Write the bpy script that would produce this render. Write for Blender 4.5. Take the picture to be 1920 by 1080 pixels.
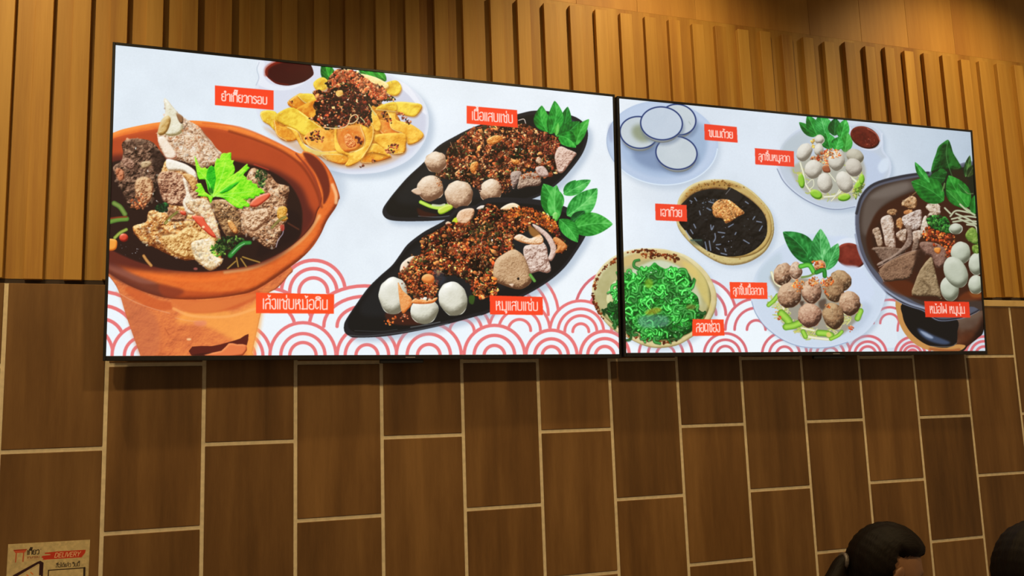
# Two menu screens on a slatted and tiled restaurant wall, two seated guests below.
import bpy, bmesh, math, random
import numpy as np
from mathutils import Vector, Matrix
for o in list(bpy.data.objects): bpy.data.objects.remove(o)
SC = bpy.context.scene; COL = SC.collection
U = 0.24                     # one tile column in metres
Z0 = 1.78                    # height of the tile joint under the screens
def P(X, Y, d=0.0): return Vector((X*U, d*U, Z0-Y*U))   # wall units: X right, Y down, d depth (minus = into the room)
# ---- camera
cam = bpy.data.cameras.new('camera'); co = bpy.data.objects.new('camera', cam); COL.objects.link(co)
cam.sensor_width = 36; cam.lens = 1710.2233*36/1920; cam.clip_start = .05
def rot(p, y, r):
    cp, sp, cy, sy, cr, sr = math.cos(p), math.sin(p), math.cos(y), math.sin(y), math.cos(r), math.sin(r)
    Rx = np.array([[1,0,0],[0,cp,-sp],[0,sp,cp]]); Ry = np.array([[cy,0,sy],[0,1,0],[-sy,0,cy]]); Rz = np.array([[cr,-sr,0],[sr,cr,0],[0,0,1]])
    return Rz@Rx@Ry
R = rot(-0.14516132, -0.34673928, -0.03344628)
tw = lambda v: Vector((v[0], v[2], -v[1]))
right, up, back = tw(R[0]), -tw(R[1]), -tw(R[2])
M = Matrix((right, up, back)).transposed().to_4x4(); M.translation = P(1.79432786, .75073661, -10.7942333)
co.matrix_world = M; SC.camera = co
# ---- world, exposure, lamps
SC.view_settings.view_transform = 'Standard'; SC.view_settings.look = 'None'; SC.view_settings.gamma = 1; SC.view_settings.exposure = 0; SC.view_settings.use_curve_mapping = False
w = bpy.data.worlds.new('World'); SC.world = w; w.use_nodes = True
w.node_tree.nodes['Background'].inputs[0].default_value = (1, .74, .45, 1); w.node_tree.nodes['Background'].inputs[1].default_value = .19
def lamp(kind, loc, energy, color, size=.1, aim=None, **kw):
    l = bpy.data.lights.new('lamp', kind); l.energy = energy; l.color = color
    if kind == 'AREA': l.size = size; l.shape = kw.get('shape', 'SQUARE'); l.size_y = kw.get('sy', size)
    else: l.shadow_soft_size = size
    if kind == 'SPOT': l.spot_size = math.radians(kw.get('cone', 80)); l.spot_blend = kw.get('blend', .6)
    o = bpy.data.objects.new('lamp', l); o.location = loc; COL.objects.link(o)
    d = Vector(aim)-Vector(loc) if aim is not None else Vector((0, 0, -1)); o.rotation_euler = d.to_track_quat('-Z', 'Y').to_euler()
    return o
WARM = (1, .74, .36)
CEIL = 3.5
WASH = [(7.7, 46), (13.3, 42), (-.8, 48)]          # wall washers: X in wall units, watts
for X, e in WASH:
    lamp('SPOT', (X*U, -.58, CEIL-.10), e, WARM, .03, aim=(X*U, -.06, 2.3), cone=110, blend=.9)
DOWN = [(-.4, -1.7), (1.4, -1.7), (3.2, -1.7)]
for x, y in DOWN: lamp('SPOT', (x, y, CEIL-.03), 98, WARM, .08, aim=(x, -.35, 0), cone=104, blend=.6)
# ---- materials
def mat(name): 
    m = bpy.data.materials.new(name); m.use_nodes = True; nt = m.node_tree; return m, nt, nt.nodes['Principled BSDF']
def N(nt, t, **kw):
    n = nt.nodes.new(t)
    for k, v in kw.items():
        if k in n.inputs: n.inputs[k].default_value = v
        else: setattr(n, k, v)
    return n
def lk(nt, a, b): nt.links.new(a, b)
def plain(name, c, rough=.5, metal=0, spec=.5, noise=0, scale=20):
    m, nt, b = mat(name); b.inputs['Base Color'].default_value = (*c, 1); b.inputs['Roughness'].default_value = rough; b.inputs['Metallic'].default_value = metal; b.inputs['Specular IOR Level'].default_value = spec
    if noise:
        tc = N(nt, 'ShaderNodeTexCoord'); nz = N(nt, 'ShaderNodeTexNoise', Scale=scale, Detail=4.0); lk(nt, tc.outputs['Object'], nz.inputs['Vector'])
        r = N(nt, 'ShaderNodeValToRGB'); e = r.color_ramp.elements; e[0].color = (*[v*(1-noise) for v in c], 1); e[1].color = (*[min(1, v*(1+noise)) for v in c], 1); e[0].position = .3; e[1].position = .7
        lk(nt, nz.outputs['Fac'], r.inputs['Fac']); lk(nt, r.outputs['Color'], b.inputs['Base Color'])
    return m
def wood(name, dark, mid, light, band=5.0, fine=60.0, rough=.55, stretch=.05, vary=.12, bump=.15):
    """vertical grain: broad tone bands plus fine pores, offset for every board by its random number"""
    m, nt, b = mat(name)
    tc = N(nt, 'ShaderNodeTexCoord'); oi = N(nt, 'ShaderNodeObjectInfo'); mp = N(nt, 'ShaderNodeMapping'); mp.inputs['Scale'].default_value = (1, 1, stretch)
    mu = N(nt, 'ShaderNodeMath', operation='MULTIPLY'); mu.inputs[1].default_value = 37.0; lk(nt, oi.outputs['Random'], mu.inputs[0])
    cb = N(nt, 'ShaderNodeCombineXYZ'); lk(nt, mu.outputs[0], cb.inputs[0]); lk(nt, mu.outputs[0], cb.inputs[2])
    lk(nt, tc.outputs['Object'], mp.inputs['Vector']); lk(nt, cb.outputs[0], mp.inputs['Location'])
    n1 = N(nt, 'ShaderNodeTexNoise', Scale=band, Detail=3.0, Roughness=.55); n2 = N(nt, 'ShaderNodeTexNoise', Scale=fine, Detail=3.0); n3 = N(nt, 'ShaderNodeTexNoise', Scale=fine*5, Detail=2.0)
    for n in (n1, n2, n3): lk(nt, mp.outputs[0], n.inputs['Vector'])
    a = N(nt, 'ShaderNodeMath', operation='MULTIPLY_ADD'); a.inputs[1].default_value = .26; lk(nt, n2.outputs['Fac'], a.inputs[0])
    s = N(nt, 'ShaderNodeMath', operation='MULTIPLY_ADD'); s.inputs[1].default_value = 1.3; s.inputs[2].default_value = -.27; lk(nt, n1.outputs['Fac'], s.inputs[0]); lk(nt, s.outputs[0], a.inputs[2])
    a2 = N(nt, 'ShaderNodeMath', operation='MULTIPLY_ADD'); a2.inputs[1].default_value = .16; lk(nt, n3.outputs['Fac'], a2.inputs[0]); lk(nt, a.outputs[0], a2.inputs[2])
    r = N(nt, 'ShaderNodeValToRGB'); e = r.color_ramp.elements; e[0].color = (*dark, 1); e[0].position = .32; e[1].color = (*light, 1); e[1].position = .85
    q = e.new(.56); q.color = (*mid, 1); lk(nt, a2.outputs[0], r.inputs['Fac'])
    hv = N(nt, 'ShaderNodeHueSaturation'); mr = N(nt, 'ShaderNodeMapRange'); mr.inputs[3].default_value = 1-vary; mr.inputs[4].default_value = 1+vary
    lk(nt, oi.outputs['Random'], mr.inputs[0]); lk(nt, mr.outputs[0], hv.inputs['Value']); lk(nt, r.outputs['Color'], hv.inputs['Color']); lk(nt, hv.outputs['Color'], b.inputs['Base Color'])
    b.inputs['Roughness'].default_value = rough; b.inputs['Specular IOR Level'].default_value = .35
    bp = N(nt, 'ShaderNodeBump', Strength=bump, Distance=.002); lk(nt, a2.outputs[0], bp.inputs['Height']); lk(nt, bp.outputs[0], b.inputs['Normal'])
    return m
def picture(name, arr, emit=None, rough=.35):
    """a picture computed by the painter below, as an image datablock; arr is rows from the top, sRGB"""
    h, wd = arr.shape[:2]; im = bpy.data.images.new(name, wd, h, alpha=False); im.colorspace_settings.name = 'sRGB'
    buf = np.ones((h, wd, 4), np.float32); buf[..., :3] = np.clip(arr[::-1], 0, 1); im.pixels.foreach_set(buf.ravel()); im.update(); im.pack()
    m, nt, b = mat(name); t = N(nt, 'ShaderNodeTexImage', interpolation='Cubic', extension='EXTEND'); t.image = im
    if emit:
        b.inputs['Base Color'].default_value = (.01, .01, .012, 1); lk(nt, t.outputs['Color'], b.inputs['Emission Color']); b.inputs['Emission Strength'].default_value = emit
    else: lk(nt, t.outputs['Color'], b.inputs['Base Color'])
    b.inputs['Roughness'].default_value = rough; b.inputs['Specular IOR Level'].default_value = .3
    return m
M_SLAT = wood('slat_wood', (.30, .125, .022), (.44, .225, .040), (.58, .325, .07), band=9, fine=70, stretch=.04, vary=.10)
M_BOARD = wood('panel_wood', (.34, .145, .03), (.43, .205, .04), (.54, .28, .06), band=5, fine=55, stretch=.06, vary=.06)
M_TILE = wood('tile_wood_print', (.10, .045, .012), (.158, .074, .021), (.235, .118, .037), band=10, fine=60, stretch=.10, vary=.10, rough=.5, bump=.08)
M_GROUT = plain('cream_grout', (.72, .59, .40), .9, noise=.12, scale=60)
M_TRIM = wood('pale_trim', (.55, .36, .15), (.66, .45, .19), (.72, .52, .25), band=8, fine=50, stretch=1, vary=0)
M_BLACK = plain('black_plastic', (.012, .010, .010), .38, noise=.2, scale=90); M_DARKGAP = plain('gap_shade', (.03, .015, .008), .8, noise=.2)
M_SILVER = plain('silver_logo', (.62, .6, .56), .3, 1, noise=.05)
# ---- mesh helpers
def link(name, me, m=None, parent=None, loc=(0, 0, 0)):
    o = bpy.data.objects.new(name, me); COL.objects.link(o); o.location = loc
    if m and not me.materials: me.materials.append(m)
    if parent: o.parent = parent
    return o
def bm_obj(name, bm, m, parent=None, loc=(0, 0, 0), smooth=False):
    me = bpy.data.meshes.new(name); bmesh.ops.recalc_face_normals(bm, faces=bm.faces); bm.to_mesh(me); bm.free()
    if smooth: me.polygons.foreach_set('use_smooth', [True]*len(me.polygons))
    return link(name, me, m, parent, loc)
def box(bm, x0, x1, y0, y1, z0, z1, bev=0):
    r = bmesh.ops.create_cube(bm, size=1); vs = r['verts']
    for v in vs: v.co = Vector((x0+(v.co.x+.5)*(x1-x0), y0+(v.co.y+.5)*(y1-y0), z0+(v.co.z+.5)*(z1-z0)))
    if bev:
        es = list({e for v in vs for e in v.link_edges}); bmesh.ops.bevel(bm, geom=es, offset=bev, segments=1, affect='EDGES')
def boxme(name, *a, bev=0):
    bm = bmesh.new(); box(bm, *a, bev=bev); me = bpy.data.meshes.new(name); bmesh.ops.recalc_face_normals(bm, faces=bm.faces); bm.to_mesh(me); bm.free(); return me
def struct(o): o['kind'] = 'structure'; return o
def thing(o, label, cat, group=None):
    o['label'] = label; o['category'] = cat
    if group: o['group'] = group
    return o
def empty(name, loc): o = bpy.data.objects.new(name, None); COL.objects.link(o); o.location = loc; o.empty_display_size = .1; return o
# ---------------------------------------------------------------- picture painter
# Software rasteriser for the flat pictures the two screens show (and the sticker print).
class Canvas:
    def __init__(s, x0, y0, w, h, ss):
        s.x0, s.y0, s.ss = x0, y0, ss
        s.W, s.H = int(w*ss), int(h*ss)
        s.a = np.zeros((s.H, s.W, 3), np.float32)
        s.nc = {}
    def px(s, pts):
        return [((x-s.x0)*s.ss, (y-s.y0)*s.ss) for x, y in pts]
    def noise(s, scale, seed=0, box=None):
        ys, xs = box if box else (slice(0, s.H), slice(0, s.W))
        sc = scale*s.ss
        x = np.arange(xs.start, xs.stop, dtype=np.float32)/sc; y = np.arange(ys.start, ys.stop, dtype=np.float32)/sc
        xi = x.astype(int); yi = y.astype(int); fx = x-xi; fy = y-yi; xi -= xi[0]; yi -= yi[0]
        g = np.random.RandomState((seed*9176+int(scale*10)*31+ys.start*7+xs.start) % 2**31).rand(yi[-1]+2, xi[-1]+2).astype(np.float32)
        fx = fx*fx*(3-2*fx); fy = (fy*fy*(3-2*fy))[:, None]
        r0 = g[:, xi]*(1-fx)+g[:, xi+1]*fx
        return (r0[yi]*(1-fy)+r0[yi+1]*fy)-0.5
    def fbm(s, scale, seed=0, n=3, box=None):
        r = 0; a = 1.0; t = 0
        for i in range(n):
            r = r+s.noise(scale/2**i, seed+i, box)*a; t += a; a *= .6
        return r/t*1.6
def spline(p, n=6, closed=True):
    P = np.array(p, float); m = len(P)
    if m < 3: return P
    if closed: Q = np.vstack([P[-1], P, P[0], P[1]]); segs = m
    else: Q = np.vstack([2*P[0]-P[1], P, 2*P[-1]-P[-2]]); segs = m-1
    t = (np.arange(n)/n)[:, None]; out = []
    for i in range(segs):
        a, b, c, d = Q[i:i+4]
        out.append(.5*((2*b)+(-a+c)*t+(2*a-5*b+4*c-d)*t*t+(-a+3*b-3*c+d)*t**3))
    out = np.vstack(out)
    return out if closed else np.vstack([out, P[-1]])
def box1(a, r, ax):
    r = int(r)
    if r < 1: return a
    a = np.moveaxis(a, ax, 0); p = np.concatenate([np.repeat(a[:1], r+1, 0), a, np.repeat(a[-1:], r, 0)])
    c = np.cumsum(p, 0, dtype=np.float32); o = (c[2*r+1:]-c[:-(2*r+1)])/(2*r+1)
    return np.moveaxis(o, 0, ax)
def blur(a, r):
    for _ in range(2): a = box1(box1(a, r, 0), r, 1)
    return a
def polymask(cv, pts, pad=2, smooth=6):
    P = np.array(cv.px(pts)); 
    if smooth: P = spline(P, smooth)
    x0 = int(max(0, P[:, 0].min()-pad)); x1 = int(min(cv.W, P[:, 0].max()+pad+2))
    y0 = int(max(0, P[:, 1].min()-pad)); y1 = int(min(cv.H, P[:, 1].max()+pad+2))
    if x1 <= x0 or y1 <= y0: return None, None
    w, h = x1-x0, y1-y0
    acc = np.zeros((h*2, w+1), np.int32)
    Q = P-[x0, y0]; Q[:, 1] *= 2
    for (ax, ay), (bx, by) in zip(Q, np.roll(Q, -1, 0)):
        if ay == by: continue
        if ay > by: ax, ay, bx, by = bx, by, ax, ay
        ya = max(0, int(math.ceil(ay-.5))); yb = min(h*2, int(math.ceil(by-.5)))
        if yb <= ya: continue
        yy = np.arange(ya, yb); xx = ax+(yy+.5-ay)/(by-ay)*(bx-ax)
        xi = np.clip(np.ceil(xx-.5), 0, w).astype(int); np.add.at(acc, (yy, xi), 1)
    m = (np.cumsum(acc, 1)[:, :w] & 1).astype(np.float32)
    m = (m[0::2]+m[1::2])/2
    return (slice(y0, y1), slice(x0, x1)), m
def ramp(v, cols):
    n = len(cols); C = np.array(cols, np.float32)/255
    t = np.clip(v, 0, 1)*(n-1); i = np.minimum(t.astype(int), n-2); f = (t-i)[..., None]
    return C[i]*(1-f)+C[i+1]*f
def comp(cv, bx, m, col, al=1.0):
    m = (m*al)[..., None]; cv.a[bx] = cv.a[bx]*(1-m)+col*m
def col(c): return np.array(c, np.float32)/255
def flat(cv, pts, c, al=1.0, soft=0, smooth=6):
    bx, m = polymask(cv, pts, pad=2+soft*cv.ss*2, smooth=smooth)
    if bx is None: return
    if soft: m = blur(m, soft*cv.ss/2)
    comp(cv, bx, m, col(c), al)
def shaded(cv, pts, cols, r=6, depth=1.0, bump=0.0, bs=3, seed=1, L=(-.35, -.75, .55), spec=0, tone=0.0, ts=12, smooth=6, al=1.0, soft=0, k=1.0, bias=0.0, ridge=False, erode=0.0):
    """a filled outline shaded as a rounded lump: pillow height + bumps, lit from the upper left"""
    bx, m = polymask(cv, pts, pad=2+soft*cv.ss*2, smooth=smooth)
    if bx is None or m.size < 4: return
    if erode:
        mm = np.clip((blur(m, 1.2*cv.ss)-.5+cv.fbm(4, seed+40, 2, bx)*erode)*4+.5, 0, 1); m = mm*m
    R = r*cv.ss
    hb = np.clip((blur(m, max(1, R/2))-.5)*2, 0, 1); h = np.sqrt(hb+1e-4)*R*depth
    if bump:
        nz = cv.fbm(bs, seed, 3, bx)
        if ridge: nz = .5-np.abs(nz)*1.6
        h = h+nz*bump*.6*bs*cv.ss
    gy, gx = np.gradient(h) if min(h.shape) > 1 else (h*0, h*0)
    inv = 1/np.sqrt(gx*gx+gy*gy+1)
    l = np.array(L)/np.linalg.norm(L)
    lam = (-gx*l[0]-gy*l[1]+l[2])*inv
    v = bias+lam*k*.95+(.13 if bump >= .7 else .09)
    if bump: v = v+np.clip(nz, -.4, .4)*min(bump, 1.2)*.42
    if bump >= .7: v = v-np.clip(1-np.abs(cv.fbm(bs*1.7, seed+23, 2, bx))*9, 0, 1)*.3*min(1, bump)
    if tone: v = v+cv.fbm(ts, seed+7, 3, bx)*tone
    c = ramp(v, cols)
    if spec:
        s = np.clip((lam-.86)/.14, 0, 1)**2*spec; c = c+s[..., None]
    if soft: m = blur(m, soft*cv.ss/2)
    comp(cv, bx, m, np.clip(c, 0, 1), al)
def ell(cx, cy, rx, ry, rot=0, n=20, wob=0, seed=0):
    rr = random.Random(seed); o = []
    ca, sa = math.cos(math.radians(rot)), math.sin(math.radians(rot))
    for i in range(n):
        t = 2*math.pi*i/n; q = 1+wob*(rr.random()-.5)*2
        x, y = rx*math.cos(t)*q, ry*math.sin(t)*q; o.append((cx+x*ca-y*sa, cy+x*sa+y*ca))
    return o
def segdist(cv, P, pad):
    P = np.array(P, float)
    x0 = int(max(0, P[:, 0].min()-pad)); x1 = int(min(cv.W, P[:, 0].max()+pad+1))
    y0 = int(max(0, P[:, 1].min()-pad)); y1 = int(min(cv.H, P[:, 1].max()+pad+1))
    if x1 <= x0 or y1 <= y0: return None, None, None
    X, Y = np.meshgrid(np.arange(x0, x1)+.5, np.arange(y0, y1)+.5)
    D = np.full(X.shape, 1e9); T = np.zeros(X.shape); n = len(P)-1
    for i in range(n):
        a, b = P[i], P[i+1]; d = b-a; q = d@d+1e-9
        t = np.clip(((X-a[0])*d[0]+(Y-a[1])*d[1])/q, 0, 1)
        e = np.hypot(X-a[0]-t*d[0], Y-a[1]-t*d[1]); w = e < D
        D[w] = e[w]; T[w] = (i+t[w])/n
    return (slice(y0, y1), slice(x0, x1)), D, T
def stroke(cv, pts, w, c, al=1.0, smooth=5, cols=None, taper=0, soft=0):
    P = np.array(cv.px(pts))
    if smooth and len(P) > 2: P = spline(P, smooth, False)
    hw = w*cv.ss/2
    bx, D, T = segdist(cv, P, hw+2+soft*cv.ss)
    if bx is None: return
    ww = hw*(1-taper*T) if taper else hw
    m = np.clip((ww-D)/(1+soft*cv.ss)+.5, 0, 1)
    if cols is not None: cc = ramp(1-(D/np.maximum(ww, .5))**2*.9, cols)
    else: cc = col(c)
    comp(cv, bx, m, cc, al)
def dots(cv, region, n, r, cols, seed=1, asp=1.8, al=1.0, shade=.45, dens=None, smooth=6, rim=.35, patch=.6, where=None):
    """many small lumps scattered in an outline: mince, chilli flakes, fried garlic"""
    bx, m = polymask(cv, region, smooth=smooth)
    if bx is None: return
    rs = np.random.RandomState(seed)
    if where: m = m*((cv.fbm(where[2] if len(where) > 2 else 8, where[0], 2, bx)*where[1]) > .02)
    ys, xs = np.nonzero(m > .5)
    if len(ys) == 0: return
    idx = rs.randint(0, len(ys), n); C = [col(c) for c in cols]
    big = 1+cv.fbm(11, seed % 7, 2, bx)*patch+cv.fbm(4.5, seed % 7+3, 1, bx)*patch*.5
    for q in range(n):
        i = idx[q]; x = xs[i]+bx[1].start; y = ys[i]+bx[0].start
        rr = (r[0]+(r[1]-r[0])*rs.rand()**1.6)*cv.ss; a = rs.rand()*math.pi; e = 1+(asp-1)*rs.rand()
        R = int(rr*e)+2
        xa, xb, ya, yb = max(0, x-R), min(cv.W, x+R+1), max(0, y-R), min(cv.H, y+R+1)
        if xb-xa < 2 or yb-ya < 2: continue
        X = np.arange(xa, xb)-x; Y = (np.arange(ya, yb)-y)[:, None]
        u = (X*math.cos(a)+Y*math.sin(a))/(rr*e); v = (-X*math.sin(a)+Y*math.cos(a))/rr
        d = u*u+v*v; mk = np.clip((1.05-np.sqrt(d))*rr*.9, 0, 1)*al
        c = C[rs.randint(len(C))]*(.8+.4*rs.rand())*max(.3, big[ys[i], xs[i]])
        sh = 1+shade*(-(X/rr)*.35-(Y/rr)*.6)-rim*np.clip(d-.45, 0, 1)
        cc = np.clip(c*np.clip(sh, .15, 1.9)[..., None], 0, 1)
        mk = mk[..., None]; b = (slice(ya, yb), slice(xa, xb)); cv.a[b] = cv.a[b]*(1-mk)+cc*mk
def mottle(cv, reg, n, cols, size=(1, 3), al=.4, seed=1, asp=2.6, smooth=6, soft=True):
    """soft irregular flecks that break up a surface: fat, fibre, glaze"""
    dots(cv, reg, n, size, cols, seed, asp=asp, al=al, shade=.25, rim=.1, patch=.5, smooth=smooth)
def leaf(cv, base, tip, wid, dark, mid, light, bend=0.0, veins=7, seed=0, vk=1.0, split=.18, ww=.85, serr=0):
    b = np.array(cv.px([base])[0], float); t = np.array(cv.px([tip])[0], float); d = t-b; Ln = np.hypot(*d); d /= Ln; n = np.array([-d[1], d[0]])
    W = wid*cv.ss/2; pad = W+abs(bend)*Ln+3
    x0 = int(max(0, min(b[0], t[0])-pad)); x1 = int(min(cv.W, max(b[0], t[0])+pad)); y0 = int(max(0, min(b[1], t[1])-pad)); y1 = int(min(cv.H, max(b[1], t[1])+pad))
    if x1 <= x0 or y1 <= y0: return
    X, Y = np.meshgrid(np.arange(x0, x1)+.5-b[0], np.arange(y0, y1)+.5-b[1])
    u = (X*d[0]+Y*d[1])/Ln; uc = np.clip(u, 0, 1)
    v = (X*n[0]+Y*n[1])-bend*Ln*4*uc*(1-uc)
    w = W*np.sin(math.pi*uc**ww)**.8
    if serr: w = w*(1+serr*np.abs(((uc*14) % 1)-.5))
    m = np.clip(w-np.abs(v)+.5, 0, 1)*(u > 0)*(u < 1)
    q = np.abs(v)/(W+1e-6)
    vein = np.cos((uc*veins-q*vk*veins*.45)*2*math.pi)
    hump = .5+.07*vein-.22*q+split*np.sign(v)*(.6+.4*uc)-.25*np.clip(.2-uc, 0, 1)*3
    bx = (slice(y0, y1), slice(x0, x1))
    hump = hump+cv.fbm(10, seed+3, 3, bx)*.75
    c = ramp(hump, [dark, mid, light])
    vl = np.clip((vein-.86)/.14, 0, 1)*.15*(q > .06)*(q < .85)+np.clip(1-np.abs(v)/(1.0*cv.ss), 0, 1)*.55
    c = c*(1-vl[..., None])+col([min(255, x+45) for x in light])*vl[..., None]
    comp(cv, bx, m, c)
# ---- loopless Thai lettering, drawn as pen strokes. x: advance units, y: 0 = top of the x-height, 1 = baseline
def arc(cx, cy, rx, ry, a0, a1, n=7):
    return [(cx+rx*math.cos(math.radians(a0+(a1-a0)*i/n)), cy+ry*math.sin(math.radians(a0+(a1-a0)*i/n))) for i in range(n+1)]
GL = {
 'ก': (.56, [[(.06, 1), (.06, .36), (.02, .26), (.1, .06), (.27, 0), (.42, .07), (.46, .25), (.46, 1)]]),
 'น': (.56, [[(.07, 0), (.07, .85), (.17, 1), (.44, .93)], [(.44, 0), (.44, 1)]]),
 'บ': (.56, [[(.07, 0), (.07, .82), (.15, .97), (.36, .97), (.44, .82), (.44, 0)]]),
 'ม': (.58, [[(.07, 0), (.1, .93), (.02, .95), (.07, 1), (.3, .97), (.46, .97)], [(.46, 0), (.46, 1)]]),
 'ย': (.54, [[(.24, 0), (.07, .06), (.05, .28), (.12, .4), (.24, .44)], [(.12, .42), (.05, .55), (.05, .84), (.14, .98), (.33, .98), (.42, .84), (.42, 0)]]),
 'ร': (.46, [[(.36, .12), (.2, .0), (.07, .1), (.08, .3), (.3, .5), (.37, .75), (.26, .98), (.12, .98), (.04, .92)]]),
 'ว': (.46, [[(.03, .17), (.12, .02), (.27, .0), (.35, .15), (.35, .88), (.27, .99), (.14, .99)]]),
 'อ': (.52, [[(.05, .16), (.13, .02), (.3, .0), (.41, .16), (.41, .84), (.32, .98), (.13, .98), (.05, .84), (.05, .58), (.11, .5), (.22, .52)]]),
 'ส': (.54, [[(.06, .14), (.14, .02), (.32, .03), (.42, .14), (.42, 1)], [(.42, .5), (.3, .42), (.13, .46), (.06, .6), (.06, 1)], [(.34, .1), (.48, -.06)]]),
 'ล': (.54, [[(.06, .14), (.14, .02), (.32, .0), (.42, .14), (.42, 1)], [(.42, .52), (.3, .42), (.13, .46), (.06, .6), (.06, 1)]]),
 'ง': (.44, [[(.04, .08), (.18, .0), (.32, .1), (.33, .86), (.26, 1), (.12, .96), (.02, .68)]]),
 'ด': (.56, [[(.28, .78), (.18, .94), (.06, .8), (.05, .2), (.14, .03), (.36, .03), (.45, .2), (.45, 1)]]),
 'ห': (.56, [[(.07, 0), (.07, 1)], [(.07, .52), (.3, .35), (.42, .16), (.36, .0), (.26, .06), (.28, .28), (.4, .6), (.42, 1)]]),
 'ซ': (.56, [[(.02, .12), (.1, .0), (.18, .14), (.18, .8), (.25, .98), (.42, .98)], [(.26, .2), (.42, .3), (.42, 1)], [(.42, .3), (.44, .1), (.52, -.04)]]),
 'ช': (.54, [[(.02, .1), (.12, .02), (.18, .15), (.16, .8), (.24, .98), (.38, .94), (.4, .3), (.3, .22), (.42, .1), (.5, -.04)]]),
 'ฉ': (.5, [[(.03, .16), (.13, .02), (.3, .02), (.4, .16), (.4, .98), (.24, .98), (.13, .98), (.08, .8), (.08, .6), (.2, .6)]]),
 'ข': (.5, [[(.0, .12), (.08, .0), (.16, .12), (.14, .84), (.22, .98), (.38, .98), (.38, 0)]]),
 'ถ': (.56, [[(.16, 1), (.06, .93), (.06, .4), (.02, .28), (.1, .06), (.27, 0), (.42, .07), (.46, .25), (.46, 1)]]),
 'ฟ': (.62, [[(.06, 0), (.06, .98), (.26, .42), (.46, .98), (.46, -.3)]]),
 'เ': (.2, [[(.07, 0), (.07, 1)]]),
 'แ': (.38, [[(.07, 0), (.07, 1)], [(.25, 0), (.25, 1)]]),
 'ไ': (.26, [[(-.08, -.3), (.02, -.42), (.1, -.3), (.1, 1)]]),
 'า': (.44, [[(.03, .17), (.12, .02), (.27, .0), (.34, .15), (.34, 1)]]),
 ' ': (.3, []),
}
MARK = {  # relative to the right edge of the last base glyph; yh: mark stacking height
 'ิ': (0, [[(-.46, -.14), (-.4, -.3), (-.16, -.3), (-.08, -.14), (-.46, -.14)]]),
 'ี': (0, [[(-.46, -.14), (-.38, -.3), (-.2, -.3), (-.08, -.14), (-.46, -.14)], [(-.09, -.14), (-.07, -.4)]]),
 'ื': (0, [[(-.46, -.14), (-.38, -.3), (-.2, -.3), (-.08, -.14), (-.46, -.14)], [(-.09, -.14), (-.07, -.4)], [(-.18, -.3), (-.18, -.4)]]),
 'ู': (0, [[(-.24, 1.12), (-.12, 1.16), (-.14, 1.34), (-.06, 1.3), (-.06, 1.12)]]),
 'ุ': (0, [[(-.16, 1.12), (-.08, 1.16), (-.08, 1.34)]]),
 '่': (1, [[(-.1, -.18), (-.1, -.4)]]),
 '้': (1, [[(-.26, -.38), (-.18, -.3), (-.2, -.18), (-.06, -.34)]]),
 '๊': (1, [[(-.34, -.2), (-.3, -.38), (-.22, -.28), (-.16, -.38), (-.1, -.2), (-.02, -.36)]]),
 '๋': (1, [[(-.22, -.28), (-.02, -.28)], [(-.12, -.4), (-.12, -.16)]]),
 'ํ': (1, [[(-.2, -.28), (-.12, -.38), (-.04, -.28), (-.12, -.18), (-.2, -.28)]]),
}
def layout(text):
    x = 0; out = []; hi = False
    for ch in text:
        if ch in GL:
            w, st = GL[ch]; out += [[(a+x, b) for a, b in s] for s in st]; x += w; hi = False
        else:
            lv, st = MARK[ch]; dy = -.26 if (lv == 1 and hi) else 0
            out += [[(a+x-.04, b+dy) for a, b in s] for s in st]
            if lv == 0 and ch not in 'ูุ': hi = True
    return out, x
def label(cv, quad, text, u0, u1, v0, v1, w=2.2, c=(250, 70, 35), tc=(255, 225, 215)):
    """quad TL,TR,BR,BL; the lettering spans u0..u1 and its x-height v0..v1 of the tag"""
    flat(cv, quad, c, smooth=0)
    q = np.array(quad, float); st, wd = layout(text)
    def at(u, v): return tuple((q[0]*(1-u)+q[1]*u)*(1-v)+(q[3]*(1-u)+q[2]*u)*v)
    for s in st:
        pts = [at(u0+(u1-u0)*a/wd, v0+(v1-v0)*b) for a, b in s]
        stroke(cv, pts, w, tc, smooth=4 if len(pts) > 2 else 0)
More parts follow.
